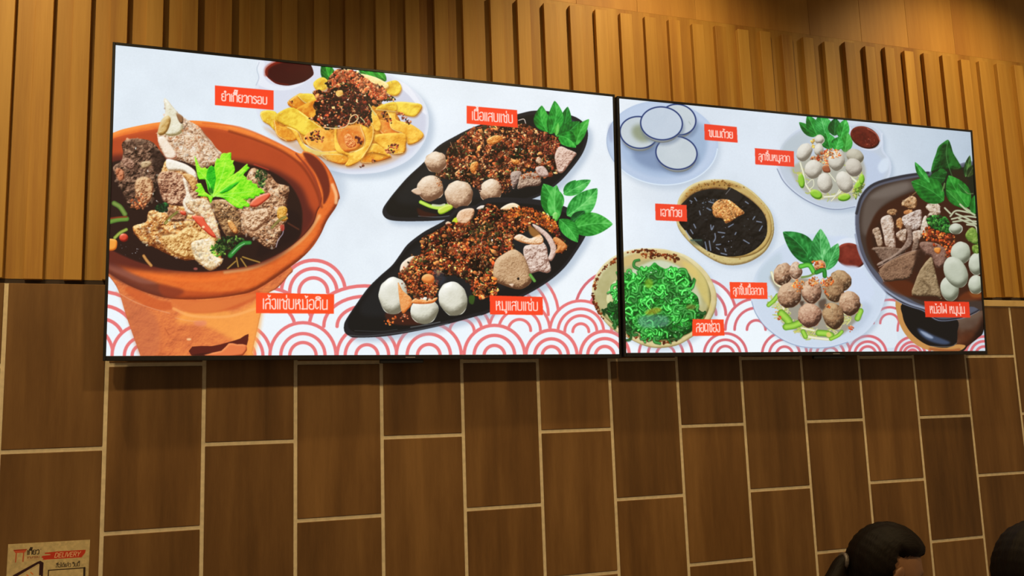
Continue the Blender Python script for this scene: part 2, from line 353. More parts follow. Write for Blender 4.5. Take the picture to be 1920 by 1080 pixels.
# ---------------------------------------------------------------- the menu picture
def K(x0, y0, s):
    return lambda *p: [(x0+a/s, y0+b/s) for a, b in p]
cA=K(200,180,4.909); cB=K(340,220,6); cC=K(200,370,7.2); cD=K(380,340,6); cE=K(195,480,5.683); cF=K(460,460,5.143)
cG=K(460,110,9); cH=K(480,110,4.909); cI=K(700,190,4.5); cJ=K(640,370,4); cK=K(850,320,4.5); cL=K(860,480,5.684)
cM=K(1130,180,6); cN=K(1220,320,5.685); cO=K(1100,440,4.8); cP=K(1440,200,5.144); cQ=K(1390,420,4.407)
cR=K(1590,320,3.858); cS=K(1660,240,6.747); cU=K(1660,540,8.31)
GR = ((10, 70, 20), (30, 140, 35), (90, 200, 60))
def waves(cv):
    def disk(cx, cy, r, rings, wd, ry=None):
        ry = ry or r
        k = min(1, max(0, (cx-1450)/400)); flat(cv, ell(cx, cy, r+wd/2, ry+wd/2, n=28), (238-30*k, 246-26*k, 252-20*k), smooth=3)  # disc white takes the same painted viewing-angle dimming to the right
        for k in rings:
            c = (232, 118, 118) if cx < 1150 else (214, 108, 116)
            P = [(cx+r*k*math.cos(t), cy+ry*k*math.sin(t)) for t in [math.pi*(1+i/22) for i in range(23)]]
            stroke(cv, P, wd, c, smooth=0)
    D = disk
    D(587.5, 548, 60, (1, .74, .45), 6.6)
    D(487, 614, 100, (1, .66), 6.4, 76); D(684, 612, 104, (1, .74, .5), 6.4, 76)
    D(957, 590, 90, (1, .79, .55), 5.4); D(1156, 585, 78, (1, .66, .4), 5.2)
    D(1312, 590, 68, (1, .72, .45), 5.4); D(190, 640, 93, (1, .72, .45), 6.6)
    D(866, 622, 54, (1, .7, .43), 5.6); D(974, 620, 57, (1, .69, .37), 5.4); D(1089, 622, 58, (1, .74, .52, .26), 5.4)
    D(1220, 616, 60, (1, .7, .4), 5); D(1418, 618, 58, (1, .7, .3), 5); D(1668, 606, 44, (1, .68, .4), 4.4); D(1560, 612, 50, (1, .68, .4), 4.6); D(1745, 620, 62, (1, .8, .6, .4), 4.2)
    b = 667
    for cx, r, rg in ((150, 62, (1, .7, .4)), (268, 58, (1, .6, .35)), (448, 60, (1, .75, .5)), (568, 62, (1, .67, .4)), (688, 56, (1, .73, .37)), (804, 61, (1, .67, .35)),
                      (927, 57, (1, .67, .34)), (1034, 48, (1, .66, .36)), (1134, 46, (1, .7, .38)), (1248, 50, (1, .66, .34)), (1360, 40, (1, .7, .4)),
                      (1471, 42, (1, .68, .36)), (1557, 38, (1, .68, .36)), (1627, 35, (1, .7, .44)), (1711, 33, (1, .72, .5, .28)), (1785, 33, (1, .72, .45)), (1845, 34, (1, .74, .45))):
        D(cx, b-(2 if cx > 1160 else 0), r, rg, 6.2 if cx < 1150 else 5.0)
def mince(cv, reg, n, seed, dark=.4, size=(1.0, 2.6), pal=None, base=(95, 35, 18)):
    shaded(cv, reg, [(22, 8, 6), tuple(int(v*.75) for v in base), (165, 75, 35)], r=5, bump=.9, bs=5, seed=seed, tone=1.1, ts=9, erode=.5)
    pal = pal or [(200, 90, 45), (165, 60, 30), (215, 120, 60), (120, 40, 25), (150, 55, 35), (90, 28, 20), (225, 150, 90)]
    W = (seed, 1, 9)
    dots(cv, reg, int(n*.5), size, pal, seed, asp=2.6, patch=1.8)
    dots(cv, reg, int(n*(dark+.25)), (size[0], size[1]*1.1), [(30, 14, 9), (48, 24, 15), (30, 30, 18), (58, 18, 13), (20, 10, 8)], seed+1, asp=2.6, patch=1.2, where=(seed, -1, 9))
    dots(cv, reg, int(n*.45), (size[0]*.8, size[1]*.85), pal+[(235, 170, 110)], seed+2, asp=2.4, patch=1.1, where=W)
    dots(cv, reg, int(n*.22), (size[0]*.7, size[1]*.7), pal+[(235, 180, 120)], seed+8, asp=2, patch=.6)
    dots(cv, reg, int(n*.035), (size[1]*.9, size[1]*1.5), pal[:4]+[(235, 150, 80)], seed+6, asp=2.2)
    dots(cv, reg, int(n*.08), (.45, .9), [(255, 225, 190), (245, 200, 150), (250, 235, 220)], seed+3, asp=2.4, where=W)
    dots(cv, reg, int(n*.06), (1, 2.0), [(62, 72, 34), (95, 95, 48), (40, 55, 28)], seed+4, asp=3, where=(seed+5, 1, 7))
def paint_menu():
    cv = Canvas(185, 70, 1675, 610, 2)
    X = np.arange(cv.W)/cv.ss+cv.x0; Y = (np.arange(cv.H)/cv.ss+cv.y0)[:, None]
    # backdrop: white cloth; viewing-angle dimming of the screen painted in towards the right-hand edge
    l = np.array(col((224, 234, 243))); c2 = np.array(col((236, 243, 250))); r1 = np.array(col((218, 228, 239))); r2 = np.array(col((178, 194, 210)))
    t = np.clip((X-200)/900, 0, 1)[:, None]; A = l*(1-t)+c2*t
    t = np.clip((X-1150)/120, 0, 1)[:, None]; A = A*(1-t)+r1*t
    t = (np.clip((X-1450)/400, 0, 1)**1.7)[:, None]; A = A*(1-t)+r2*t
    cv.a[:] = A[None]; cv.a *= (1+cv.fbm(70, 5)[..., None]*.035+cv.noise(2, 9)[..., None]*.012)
    lo = np.clip((Y-430)/200, 0, 1)[..., None]; cv.a = cv.a*(1-lo*.5)+np.minimum(cv.a*1.05, 1)*lo*.5
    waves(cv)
    SH = (150, 168, 190)
    def shadow(pts, al=.45, soft=9): flat(cv, pts, SH, al, soft)
    # ---- plate of crispy wonton strips
    plate = [(483,113),(487,130),(484,150),(478,165),(476,185),(480,205),(492,235),(520,265),(560,292),(600,312),(640,324),(673,326.5),(720,321),(765,301),(793,270),(803.5,238),(801,205),(783,175),(745,148),(700,126),(640,105),(560,95),(490,100)]
    shadow([(x+10, y+9) for x, y in plate], .5, 10)
    flat(cv, plate, (232, 237, 246)); inner = [(645+(x-645)*.965, 215+(y-215)*.955) for x, y in plate]
    flat(cv, plate, (198, 206, 226), .25, 0); flat(cv, inner, (218, 222, 236), 1, 1)
    flat(cv, cH((1180,190),(1500,420),(1560,620),(1480,800),(1250,960),(950,1030),(800,1000),(1300,800)), (205, 207, 224), .7, 5)
    flat(cv, cH((1250,200),(1400,250),(1560,480),(1540,500),(1400,330)), (240, 242, 250), .8, 1)
    flat(cv, cG((200,60),(240,300),(220,420),(300,480),(480,530),(760,520),(1000,400),(700,470),(420,420),(290,250),(330,60)), (236, 240, 248), .8, 1)
    stroke(cv, cG((235,60),(195,180),(228,320),(180,450)), 1.2, (170, 182, 200), .7)
    flat(cv, [(497,138),(500,127),(515,117),(545,108),(575,112),(584,124),(588.5,137),(585,145),(570,153.5),(552,159),(537,161),(518,158),(503,148)], (240, 225, 225), .8)
    shaded(cv, [(497.5,138),(500,127),(515,117),(545,108),(575,112),(584,124),(588,137),(584,144),(570,153),(552,158.5),(537,160.5),(518,157),(504,147)], [(60, 18, 18), (62, 16, 14), (86, 20, 14)], r=8, tone=.3, ts=30, bias=-.1)
    stroke(cv, [(499,140),(500,128),(512,119),(530,113)], 7, (170, 50, 25), .55, soft=3)
    stroke(cv, [(503,145),(518,155),(540,158.5)], 2, (120, 25, 12), .7, soft=1)
    # greens behind
    leaf(cv, (622,160), (606,112), 26, *GR, veins=5); leaf(cv, (715,158), (672,128), 24, (20,95,25),(40,160,45),(95,200,70), veins=5); leaf(cv,(724,152),(700,128),16,*GR,veins=4)
    Y1=[(170,105,20),(222,170,40),(250,222,80)]; Y2=[(160,90,15),(235,165,45),(255,215,90)]; Y3=[(150,70,10),(215,120,25),(245,180,60)]
    def nood(p, cols, r=4, seed=1, al=1):
        flat(cv, [(x+1.5, y+2.5) for x, y in p], (150, 80, 15), .45, 2)
        shaded(cv, p, cols, r=r, bump=.22, bs=8, seed=seed, tone=.7, ts=16, al=al, depth=.8, bias=.16)
        dots(cv, p, 26, (.4, 1.3), [(255, 245, 170), (250, 230, 130), (215, 150, 40)], seed, al=.5, shade=.1, patch=.3)
        i = seed % len(p); q = (p+p)[i:i+max(3, len(p)//2)]; c0 = (sum(x for x, _ in p)/len(p), sum(y for _, y in p)/len(p))
        stroke(cv, [(x*.93+c0[0]*.07, y*.93+c0[1]*.07) for x, y in q], 1.6, (255, 244, 178), .6, soft=.6)
    flat(cv, cH((60,620),(300,800),(600,960),(900,1010),(1250,950),(1400,820),(1100,900),(700,900),(400,780)), (215,165,110), .55, 5)
    shaded(cv, cH((170,560),(320,450),(560,380),(1100,400),(1280,500),(1350,640),(1340,780),(1200,870),(900,900),(700,870),(480,800),(300,700)), [(140,70,12),(205,125,35),(235,170,60)], r=6, bump=.5, bs=9, seed=30, tone=.8, ts=12)
    nood(cH((530,220),(590,175),(640,180),(680,240),(640,290),(580,300),(540,270)), Y1, seed=3)
    nood(cH((1180,230),(1290,200),(1340,270),(1300,340),(1220,330),(1150,280)), Y1, seed=4); nood(cH((950,140),(1100,170),(1220,240),(1180,280),(1050,230)), [(215,165,90),(245,215,130),(255,240,180)], seed=31)
    nood(cH((1280,400),(1480,410),(1530,440),(1500,500),(1440,535),(1290,490)), Y1, seed=5)
    nood(cH((40,500),(90,475),(180,490),(200,560),(180,660),(120,610),(60,570)), Y1, seed=6)
    nood(cH((290,400),(380,330),(430,320),(560,350),(590,420),(420,470),(330,450)), Y3, seed=7)
    nood(cH((380,340),(470,320),(590,345),(500,420),(440,400)), Y1, seed=8)
    nood(cH((350,480),(560,370),(610,400),(620,560),(560,610),(440,560)), Y3, seed=9)
    nood(cH((160,560),(230,620),(380,660),(380,740),(280,760),(190,700)), Y3, seed=10)
    nood(cH((190,510),(310,450),(400,480),(560,600),(610,650),(480,720),(360,650),(240,600),(180,560)), Y1, seed=11)
    nood(cH((440,720),(560,640),(660,660),(730,740),(730,850),(600,860),(480,800)), [(190,100,20),(235,150,45),(250,190,80)], seed=12)
    nood(cH((270,620),(370,660),(420,760),(480,820),(620,860),(760,850),(880,880),(850,900),(700,890),(580,900),(460,860),(400,790),(340,680)), Y2, 3, seed=13)
    nood(cH((600,880),(850,880),(870,930),(800,975),(640,930)), Y3, seed=14)
    nood(cH((1140,560),(1260,600),(1330,640),(1300,700),(1180,700),(1120,640)), [(200,85,20),(228,120,40),(240,165,70)], seed=15)
    nood(cH((1200,470),(1290,480),(1290,560),(1420,600),(1540,690),(1500,760),(1400,790),(1360,700),(1240,640),(1230,540)), Y2, seed=16)
    nood(cH((1100,700),(1360,690),(1380,800),(1360,870),(1260,880),(1180,830),(1090,760)), Y2, seed=17)
    nood(cH((1000,870),(1180,870),(1240,910),(1060,960),(960,950)), Y3, seed=18)
    nood(cH((1080,780),(1180,830),(1240,900),(1180,890),(1060,870),(960,900),(900,860)), Y2, 3, seed=19)
    nood(cH((720,640),(800,620),(960,620),(1000,720),(960,800),(860,850),(760,830)), [(185,75,15),(225,120,40),(240,165,75)], seed=20)
    nood(cH((725,650),(745,640),(745,740),(790,830),(860,870),(980,830),(1010,740),(970,600),(1080,600),(1090,700),(1060,800),(980,920),(880,985),(820,980),(850,910),(740,850),(722,760)), Y2, 3, seed=21)
    nood(cH((1150,430),(1280,400),(1290,490),(1200,480),(1100,470)), Y1, seed=22)
    nood(cH((1060,470),(1110,510),(1150,600),(1140,660),(1100,660),(1070,600)), Y2, 3, seed=23)
    pr = [(205, 95, 50), (225, 120, 70), (190, 75, 40), (230, 145, 95), (150, 50, 30)]
    top = cH((720,120),(760,95),(860,105),(940,125),(1000,180),(1060,220),(1180,270),(1200,330),(1280,370),(1230,390),(1180,380),(1120,440),(1060,440),(1060,560),(1040,630),(960,600),(900,560),(860,610),(760,640),(640,640),(590,600),(540,570),(480,550),(560,520),(530,420),(560,380),(520,310),(560,290),(650,300),(670,190))
    mince(cv, top, 760, 40, .6, (1.0, 2.7), pr, (80, 25, 18))
    dots(cv, cH((620,380),(760,300),(900,250),(1000,330),(1020,480),(960,590),(700,620),(600,560)), 420, (1, 2.8), [(45,14,14),(30,20,16),(60,18,18),(75,25,20)], 44)
    dots(cv, cH((720,120),(860,110),(1000,180),(1180,280),(1190,370),(1000,330),(860,220),(760,260),(670,220)), 330, (1.4, 2.8), pr+[(235,140,85)], 45)
    dots(cv, top, 60, (.6, 1.3), [(255,220,190),(240,200,150)], 46)
    nood(cH((740,300),(790,290),(800,330),(760,350),(735,330)), [(150,80,20),(225,165,70),(245,200,110)], 3, 47)
    for p in (cH((620,630),(700,640),(800,635),(850,600),(870,540),(920,515),(940,550),(900,590),(850,600)),): stroke(cv, p, 2.2, 0, cols=[(170,110,60),(250,225,170)])
    stroke(cv, cH((960,540),(990,570),(1000,590)), 1.5, (215,225,160)); stroke(cv, cH((1040,420),(1075,480),(1100,520)), 2.2, 0, cols=[(150,120,50),(230,220,150)])
    for p, n in ((((460,720),(540,660),(600,680),(620,760),(560,770),(490,750)), 60), (((1190,830),(1250,790),(1320,790),(1310,830),(1230,880)), 50), (((1150,500),(1200,490),(1250,590),(1200,580)), 36), (((1290,490),(1360,510),(1440,600),(1380,590)), 40), (((950,975),(1000,985),(960,1000)), 8), (((1060,930),(1100,935),(1080,950)), 8), (((310,395),(340,390),(330,410)), 5)):
        dots(cv, cH(*p), n, (1, 2.2), pr+[(70,25,20),(50,30,25)], n)
    shaded(cv, cH((810,720),(850,690),(900,740),(920,800),(860,820),(820,780)), [(180,70,25),(235,140,70),(250,190,120)], r=3, bump=1.2, bs=4)
    dots(cv, cH((915,720),(970,740),(970,780),(930,790)), 16, (1.2,2.4), [(90,30,25),(130,50,35)], 5)
    label(cv, [(403.2,160.2),(513,169.7),(513,206.3),(403.2,197)], 'ยำเกี๊ยวกรอบ'.replace('ำ', 'ํา'), .11, .9, .38, .74)
    # ---- first black oval dish
    BK = (24, 26, 30)
    def dish(out, hi=()):
        shadow([(x+9, y+8) for x, y in out], .55, 9)
        flat(cv, out, (30, 30, 34)); cx = sum(p[0] for p in out)/len(out); cy = sum(p[1] for p in out)/len(out)
        flat(cv, [(cx+(x-cx)*.965, cy+(y-cy)*.93) for x, y in out], (17, 18, 20), 1, 1)
        flat(cv, [(cx+(x-cx)*.8-12, cy+(y-cy)*.7-2) for x, y in out], (34, 36, 40), .55, 8)
    d1 = cI((1230,105),(1380,78),(1550,95),(1700,130),(1790,200),(1810,300),(1770,430),(1680,560),(1560,690),(1400,800),(1150,880),(880,950),(600,1000),(350,1012),(160,1005),(90,970),(80,910),(130,830),(210,730),(300,630),(430,510),(540,385),(680,300),(880,205))
    dish(d1)
    stroke(cv, cI((380,968),(560,975),(760,945)), 1.4, (170,175,180), .5); stroke(cv, cI((1640,150),(1730,190),(1770,260)), 3, (75,82,100), .6, soft=1)
    flat(cv, cI((370,900),(440,930),(550,960),(400,970)), (70,25,15), .7, 2)
    G3=[(15,90,25),(35,150,45),(80,195,75)]
    leaf(cv, cI((1470,260))[0], cI((1420,35))[0], 30, *G3, veins=5, bend=-.12); leaf(cv, cI((1600,300))[0], cI((1640,45))[0], 24, (12,80,25),(25,125,40),(60,175,65), veins=5)
    leaf(cv, cI((1490,280))[0], cI((1530,-5))[0], 30, (15,95,25),(40,155,50),(85,195,80), veins=7, bend=.1)
    leaf(cv, cI((1560,340))[0], cI((1740,170))[0], 34, (12,80,25),(30,125,40),(60,165,60), veins=6); leaf(cv, cI((1710,370))[0], cI((1820,150))[0], 22, (30,120,30),(55,165,55),(90,195,80), veins=4, bend=-.08)
    leaf(cv, cI((1545,290))[0], cI((1710,390))[0], 30, *G3, veins=4, bend=-.15); leaf(cv, cI((1540,290))[0], cI((1560,180))[0], 9, (50,150,40),(90,190,70),(120,210,100), veins=4)
    ML=[(120,85,65),(214,180,150),(246,228,205)]; MG=[(110,70,50),(205,165,130),(240,215,185)]
    m1 = cI((620,420),(660,370),(730,310),(820,240),(900,215),(1000,200),(1230,190),(1330,210),(1400,250),(1540,300),(1580,370),(1540,470),(1560,580),(1480,640),(1400,640),(1340,560),(1270,600),(1180,680),(1100,770),(1060,760),(1000,660),(930,660),(860,730),(800,690),(700,660),(600,650),(520,620),(580,560),(610,500))
    mince(cv, m1, 1700, 60, .75, (.9, 2.3), [(185,95,50),(160,70,38),(215,135,75),(120,48,28),(200,115,70),(95,35,22),(225,160,105)], (95,42,24))
    for p, s in ((((960,320),(1040,285),(1090,310),(1050,350),(980,370)), 1), (((830,520),(880,510),(880,560),(840,610),(815,570)), 2), (((1170,490),(1230,500),(1220,530),(1180,530)), 3)):
        shaded(cv, cI(*p), [(150,70,20),(225,140,60),(245,190,110)], r=4, bump=.9, bs=4, seed=s, spec=.2)
    dots(cv, cI((1380,280),(1540,310),(1560,370),(1520,440),(1400,430)), 200, (.8,1.6), [(140,60,40),(110,40,30),(170,85,60),(70,25,20)], 64)
    shaded(cv, cI((1570,380),(1660,410),(1715,440),(1690,480),(1640,550),(1600,600),(1560,600),(1540,530),(1530,460)), [(130,85,70),(215,180,160),(240,215,200)], r=4, bump=.9, bs=5, seed=65, tone=.3, erode=.4)
    shaded(cv, cI((1390,470),(1420,490),(1410,530),(1370,510)), MG, r=3, bump=.8, bs=4); shaded(cv, cI((1370,560),(1440,550),(1480,620),(1440,640),(1390,620)), [(120,85,75),(205,175,160),(235,215,205)], r=4, bump=.8, bs=4, seed=3)
    shaded(cv, cI((1165,600),(1240,590),(1250,640),(1210,700),(1180,740),(1160,680)), [(70,48,42),(165,140,128),(205,185,170)], r=5, bump=.8, bs=5, seed=66)
    shaded(cv, cI((1250,620),(1370,600),(1415,660),(1400,710),(1300,720),(1220,740),(1225,680)), [(70,45,36),(165,135,115),(215,190,165)], r=5, bump=.8, bs=5, seed=67)
    dots(cv, cI((1260,600),(1360,590),(1400,650),(1260,650)), 40, (.8,1.8), [(200,95,40),(170,70,30)], 68)
    for cx, cy, rx, ry, rot, s in ((527,512,92,88,0,1), (480,735,112,108,20,2), (990,755,98,98,0,4), (722,790,118,122,10,3)):
        q = cI((cx, cy))[0]; shaded(cv, ell(q[0], q[1], rx/4.5, ry/4.5, rot, wob=.05, seed=s), [(115,78,55),(212,178,145),(246,230,208)], r=17, bump=.34, bs=3, seed=70+s, tone=.22, ts=6, bias=-.03)
    shaded(cv, cI((320,755),(380,730),(410,780),(370,790)), ML, r=2)
    dots(cv, cI((520,600),(560,620),(590,700),(560,740),(530,680)), 26, (.8,1.6), [(200,130,80),(180,100,60)], 75); dots(cv, cI((850,640),(930,640),(900,760),(870,720)), 50, (1,2), [(90,40,25),(60,25,18),(150,80,50)], 76)
    dots(cv, cI((1060,680),(1150,640),(1170,740),(1120,780),(1080,760)), 70, (.8,1.9), [(60,25,18),(110,50,30),(170,100,60),(35,18,14)], 77)
    stroke(cv, cI((400,850),(480,885),(560,900),(620,880)), 7, 0, cols=[(110,170,20),(205,235,100)]); stroke(cv, cI((500,875),(560,880),(600,870)), 4, (235,240,200), .8)
    shaded(cv, cI((550,910),(640,870),(670,900),(600,945),(555,950)), [(120,160,20),(190,215,60),(230,240,130)], r=3)
    stroke(cv, cI((1225,160),(1270,150),(1285,185)), 1.6, (225,205,190)); stroke(cv, cI((650,345),(670,400)), 1, (200,150,110))
    label(cv, [(875,198.3),(969.5,206.5),(971,239.5),(875.2,231.5)], 'เนื้อแสบแซ่บ', .1, .92, .3, .76, 2.0)
    # ---- second black oval dish
    d2 = cJ((785,165),(700,215),(610,265),(500,350),(440,430),(380,510),(290,590),(200,680),(120,790),(40,910),(20,960),(25,1010),(60,1040),(110,1052),(300,1045),(500,1015),(760,960),(1040,885))+cL((200,645),(330,600),(690,430),(900,310),(1060,190),(1180,60))+cK((1090,600),(1125,520),(1130,440),(1000,330),(800,260),(550,230),(300,230))+[(890,385),(860,388)]
    dish(d2)
    stroke(cv, cJ((60,1035),(200,1040),(500,1005),(800,945)), 1.3, (120,125,130), .6); stroke(cv, cJ((520,975),(640,955),(740,935)), 1.8, (150,152,150), .55); stroke(cv, cJ((100,1000),(300,1005),(420,990)), 1.0, (90,95,95), .6)
    flat(cv, cJ((340,860),(520,860),(620,940),(500,960),(360,940)), (90,35,20), .6, 3)
    g = [(20,120,30),(50,170,60),(110,215,105)]
    leaf(cv, cK((1100,330))[0], cK((1150,240))[0], 22, (10,70,25),(20,100,35),(40,130,50), veins=3); leaf(cv, cK((930,180))[0], cK((1035,80))[0], 14, (15,100,30),(40,150,50),(80,190,80), veins=4)
    leaf(cv, cK((930,200))[0], cK((1160,80))[0], 24, (30,130,45),(75,185,80),(130,215,120), veins=6); leaf(cv, cK((960,380))[0], cK((1215,150))[0], 42, (25,125,40),(80,190,85),(135,220,125), veins=7, bend=.05)
    leaf(cv, cK((850,390))[0], cK((760,110))[0], 44, (20,110,30),(55,165,60),(105,205,95), veins=5, bend=.1); leaf(cv, cK((990,440))[0], cK((1110,340))[0], 20, (10,60,25),(20,90,35),(40,120,50))
    leaf(cv, cK((1000,490))[0], cK((1345,450))[0], 44, (20,115,30),(60,170,60),(115,210,105), veins=7, bend=-.06, split=-.1); leaf(cv, cK((870,420))[0], cK((870,120))[0], 28, (35,130,40),(75,185,75),(120,210,110), veins=4, bend=-.05, split=-.15)
    leaf(cv, cK((895,410))[0], cK((1050,605))[0], 30, (20,110,30),(50,160,55),(95,200,90), veins=7, bend=-.06); shaded(cv, ell(*cK((862,390))[0], 6, 9), [(40,140,40),(110,205,90),(170,230,140)], r=4)
    shaded(cv, cJ((860,170),(880,110),(930,85),(990,85),(995,130),(950,200),(900,210)), [(130,80,50),(225,180,140),(246,222,195)], r=5, bump=.4, bs=6)
    flat(cv, cJ((830,180),(860,150),(875,200),(850,205)), (205,220,50)); shaded(cv, cK((395,325),(450,285),(510,272),(560,300),(540,340),(450,340)), [(170,110,60),(240,210,160),(255,240,215)], r=5)
    shaded(cv, cK((195,320),(230,295),(270,295),(270,320),(220,330)), [(150,120,100),(230,215,200),(250,240,230)], r=3)
    shaded(cv, cJ((780,200),(800,180),(835,200),(820,230)), MG, r=3)
    m2 = cJ((610,300),(680,270),(730,240),(780,210),(850,190),(940,190),(1000,150),(1040,95))+cK((260,310),(300,275),(390,320),(450,340),(560,300),(690,330),(800,380),(880,460),(900,540),(950,610),(960,660),(920,690),(870,690),(840,560),(740,470),(660,440),(640,500),(560,540),(500,600),(520,670),(420,700),(360,760),(340,850),(370,960),(360,1050),(250,1070),(170,1050),(140,960),(60,900),(-20,880))+cJ((760,600),(740,640),(720,700),(690,760),(600,785),(540,740),(470,690),(430,610),(440,560),(520,450),(590,430),(600,360))
    mince(cv, m2, 2300, 80, .6, (.9, 2.4), [(200,90,40),(170,65,30),(225,130,65),(130,45,25),(215,110,50),(100,35,22),(235,160,95)], (110,42,20))
    dots(cv, cK((430,340),(560,300),(700,340),(820,400),(880,480),(820,520),(700,420),(600,380),(480,400)), 260, (1,2.4), [(215,105,35),(230,130,50),(190,80,30),(150,55,25)], 84)
    dots(cv, cK((150,450),(300,440),(420,560),(330,640),(200,600)), 130, (1,2.4), [(45,30,20),(60,45,28),(80,75,35)], 85)
    shaded(cv, cK((665,450),(720,470),(800,530),(850,600),(870,680),(830,760),(800,740),(820,660),(770,560),(700,500)), [(140,100,85),(215,185,170),(240,220,208)], r=4, bump=.5, bs=5, seed=86)
    shaded(cv, cK((870,560),(940,610),(960,650),(900,690),(860,690),(880,640),(840,580)), [(150,70,25),(215,135,70),(235,175,115)], r=5, bump=.6, bs=5, seed=87)
    shaded(cv, cK((600,640),(660,620),(750,600),(790,650),(800,730),(825,830),(790,865),(720,850),(650,865),(620,790),(590,700)), [(130,90,75),(212,185,170),(240,222,210)], r=6, bump=1.0, bs=6, seed=88, tone=.25, erode=.3)
    shaded(cv, cK((510,570),(560,535),(640,570),(680,560),(730,540),(760,580),(740,620),(640,620),(560,600)), [(180,110,60),(240,205,165),(255,238,215)], r=4, bump=.6, bs=5, seed=89)
    flat(cv, cK((640,460),(740,540),(680,560),(640,520)), (235,150,60), .6, 2)
    shaded(cv, cK((355,760),(420,705),(500,665),(550,680),(600,730),(640,830),(660,930),(600,990),(530,1000),(430,970),(350,930),(335,870)), [(95,60,38),(188,148,108),(228,198,160)], r=12, bump=.55, bs=2.6, seed=90, tone=.2, ts=8)
    flat(cv, ell(*cK((548,912))[0], 2.2, 2.6), (30,18,12)); shaded(cv, cK((470,960),(510,955),(500,985)), ML, r=2)
    stroke(cv, cK((650,880),(685,930)), 6, 0, cols=[(50,100,30),(120,185,80)], al=.9); flat(cv, cJ((960,740),(1000,740),(990,800),(960,790)), (60,95,30), .8, 1)
    mince(cv, cK((170,1000),(240,900),(320,880),(370,970),(360,1050),(250,1080),(190,1060)), 160, 92, .1, (1,2.4), [(225,110,45),(205,85,35),(235,140,70),(170,60,30)], (170,70,30))
    flat(cv, cJ((700,540),(760,560),(780,620),(740,660),(690,620)), (55,60,75), .55, 5)
    WB=[(120,115,95),(215,213,196),(244,243,234)]
    shaded(cv, cJ((450,500),(500,455),(545,440),(530,480),(480,550),(440,560)), [(150,110,80),(235,210,180),(252,240,222)], r=5)
    for cx, cy, rx, ry, rot, s in ((390,738,110,140,0,1), (622,850,106,100,-20,2), (838,762,106,132,-18,3)):
        q = cJ((cx, cy))[0]; shaded(cv, ell(q[0], q[1], rx/4, ry/4, rot, wob=.03, seed=s), WB, r=19, bump=.12, bs=7, seed=93+s, tone=.1, bias=.0, spec=.08)
    shaded(cv, cJ((425,640),(460,700),(520,750),(530,800),(500,840),(460,870),(440,800)), [(190,90,30),(232,150,80),(245,190,130)], r=4, bump=.4, bs=5)
    shaded(cv, cJ((525,790),(560,755),(640,770),(720,750),(690,790),(600,800)), [(190,90,30),(235,150,80),(250,200,140)], r=4, bump=.5, bs=4)
    dots(cv, cJ((440,560),(560,450),(600,600),(720,640),(700,740),(600,780),(500,720),(450,640)), 300, (.9,2.2), [(205,95,45),(175,70,32),(225,140,75),(120,45,28),(70,50,30)], 97)
    shaded(cv, ell(*cJ((650,610))[0], 12, 9), [(190,90,30),(232,140,70),(245,190,120)], r=6); dots(cv, cJ((320,930),(350,920),(410,900),(400,940),(350,960)), 18, (1.2,2.4), [(225,95,40),(240,130,60)], 98); dots(cv, cJ((440,900),(490,870),(500,910),(460,930)), 14, (1,1.8), [(215,110,70),(240,170,130)], 99)
    label(cv, [(918,554),(1017.5,556.7),(1018,590.8),(918.8,589.5)], 'หมูแสบแซ่บ', .11, .92, .3, .76, 2.0)
    # ---- clay pot
    shadow(cB((1400,380),(1800,640),(1830,900),(1640,1150),(1500,1400),(1300,1500)), .35, 14)
    body = [(190,505),(206,520),(222,545),(236,590),(250,630),(263,667),(264,680),(470,680),(473,660),(482,620),(490,585),(500,553),(520,540),(540,518),(547,503),(500,480),(300,480)]
    CO=[(150,70,40),(214,112,62),(250,150,75)]; 
    shaded(cv, body, CO, r=3, bump=.25, bs=10, seed=100, tone=.25, ts=40, bias=-.02)
    flat(cv, [(390,560),(440,585),(500,550),(545,505),(500,560),(483,640),(470,672),(440,640),(380,610),(330,600)], (255,172,78), .75, 8)
    flat(cv, [(205,530),(240,560),(290,590),(300,640),(290,668),(262,668),(240,600),(222,548)], (196,108,72), .5, 7)
    flat(cv, cE((230,380),(500,560),(740,560),(730,440),(1000,470),(1400,430),(1640,360),(1620,450),(1400,560),(1150,605),(900,600),(740,500),(560,460),(300,330)), (205,90,42), .75, 3)
    flat(cv, cE((735,445),(1000,480),(1400,440),(1600,400),(1600,440),(1300,560),(1100,600),(900,590),(740,560)), (228,125,62), .7, 3)
    stroke(cv, cE((740,560),(900,630),(1100,650),(1350,640),(1620,560)), 5, (252,176,100), .7, soft=2); stroke(cv, cE((130,380),(330,490),(520,560),(700,610)), 1.5, (235,170,130), .6, soft=1)
    stroke(cv, cE((760,660),(900,690),(1050,700)), 1.4, (240,170,120), .6, soft=1); flat(cv, ell(*cE((905,888))[0], 4.5, 2.2), (250,205,150), .9, 1)
    flat(cv, cE((960,700),(1080,690),(1080,740),(980,740)), (226,130,110), .6, 4); stroke(cv, cE((650,770),(690,840)), 2, (170,75,40), .5, soft=1); stroke(cv, cE((790,790),(830,780)), 3, (165,75,45), .5, soft=1)
    flat(cv, cE((940,965),(1150,960),(1320,920),(1450,880),(1540,830),(1520,960),(1490,1000),(1400,1010),(1250,1060),(930,1060)), (92,30,22), 1, 0, 2)
    shaded(cv, cE((1060,1050),(1250,1010),(1330,930),(1420,940),(1520,950),(1480,1060),(1200,1080)), [(150,60,30),(225,115,65),(245,150,90)], r=4, smooth=2); flat(cv, cE((930,1060),(1040,1060),(1150,1030),(1010,1040)), (60,20,16), .8, 1)
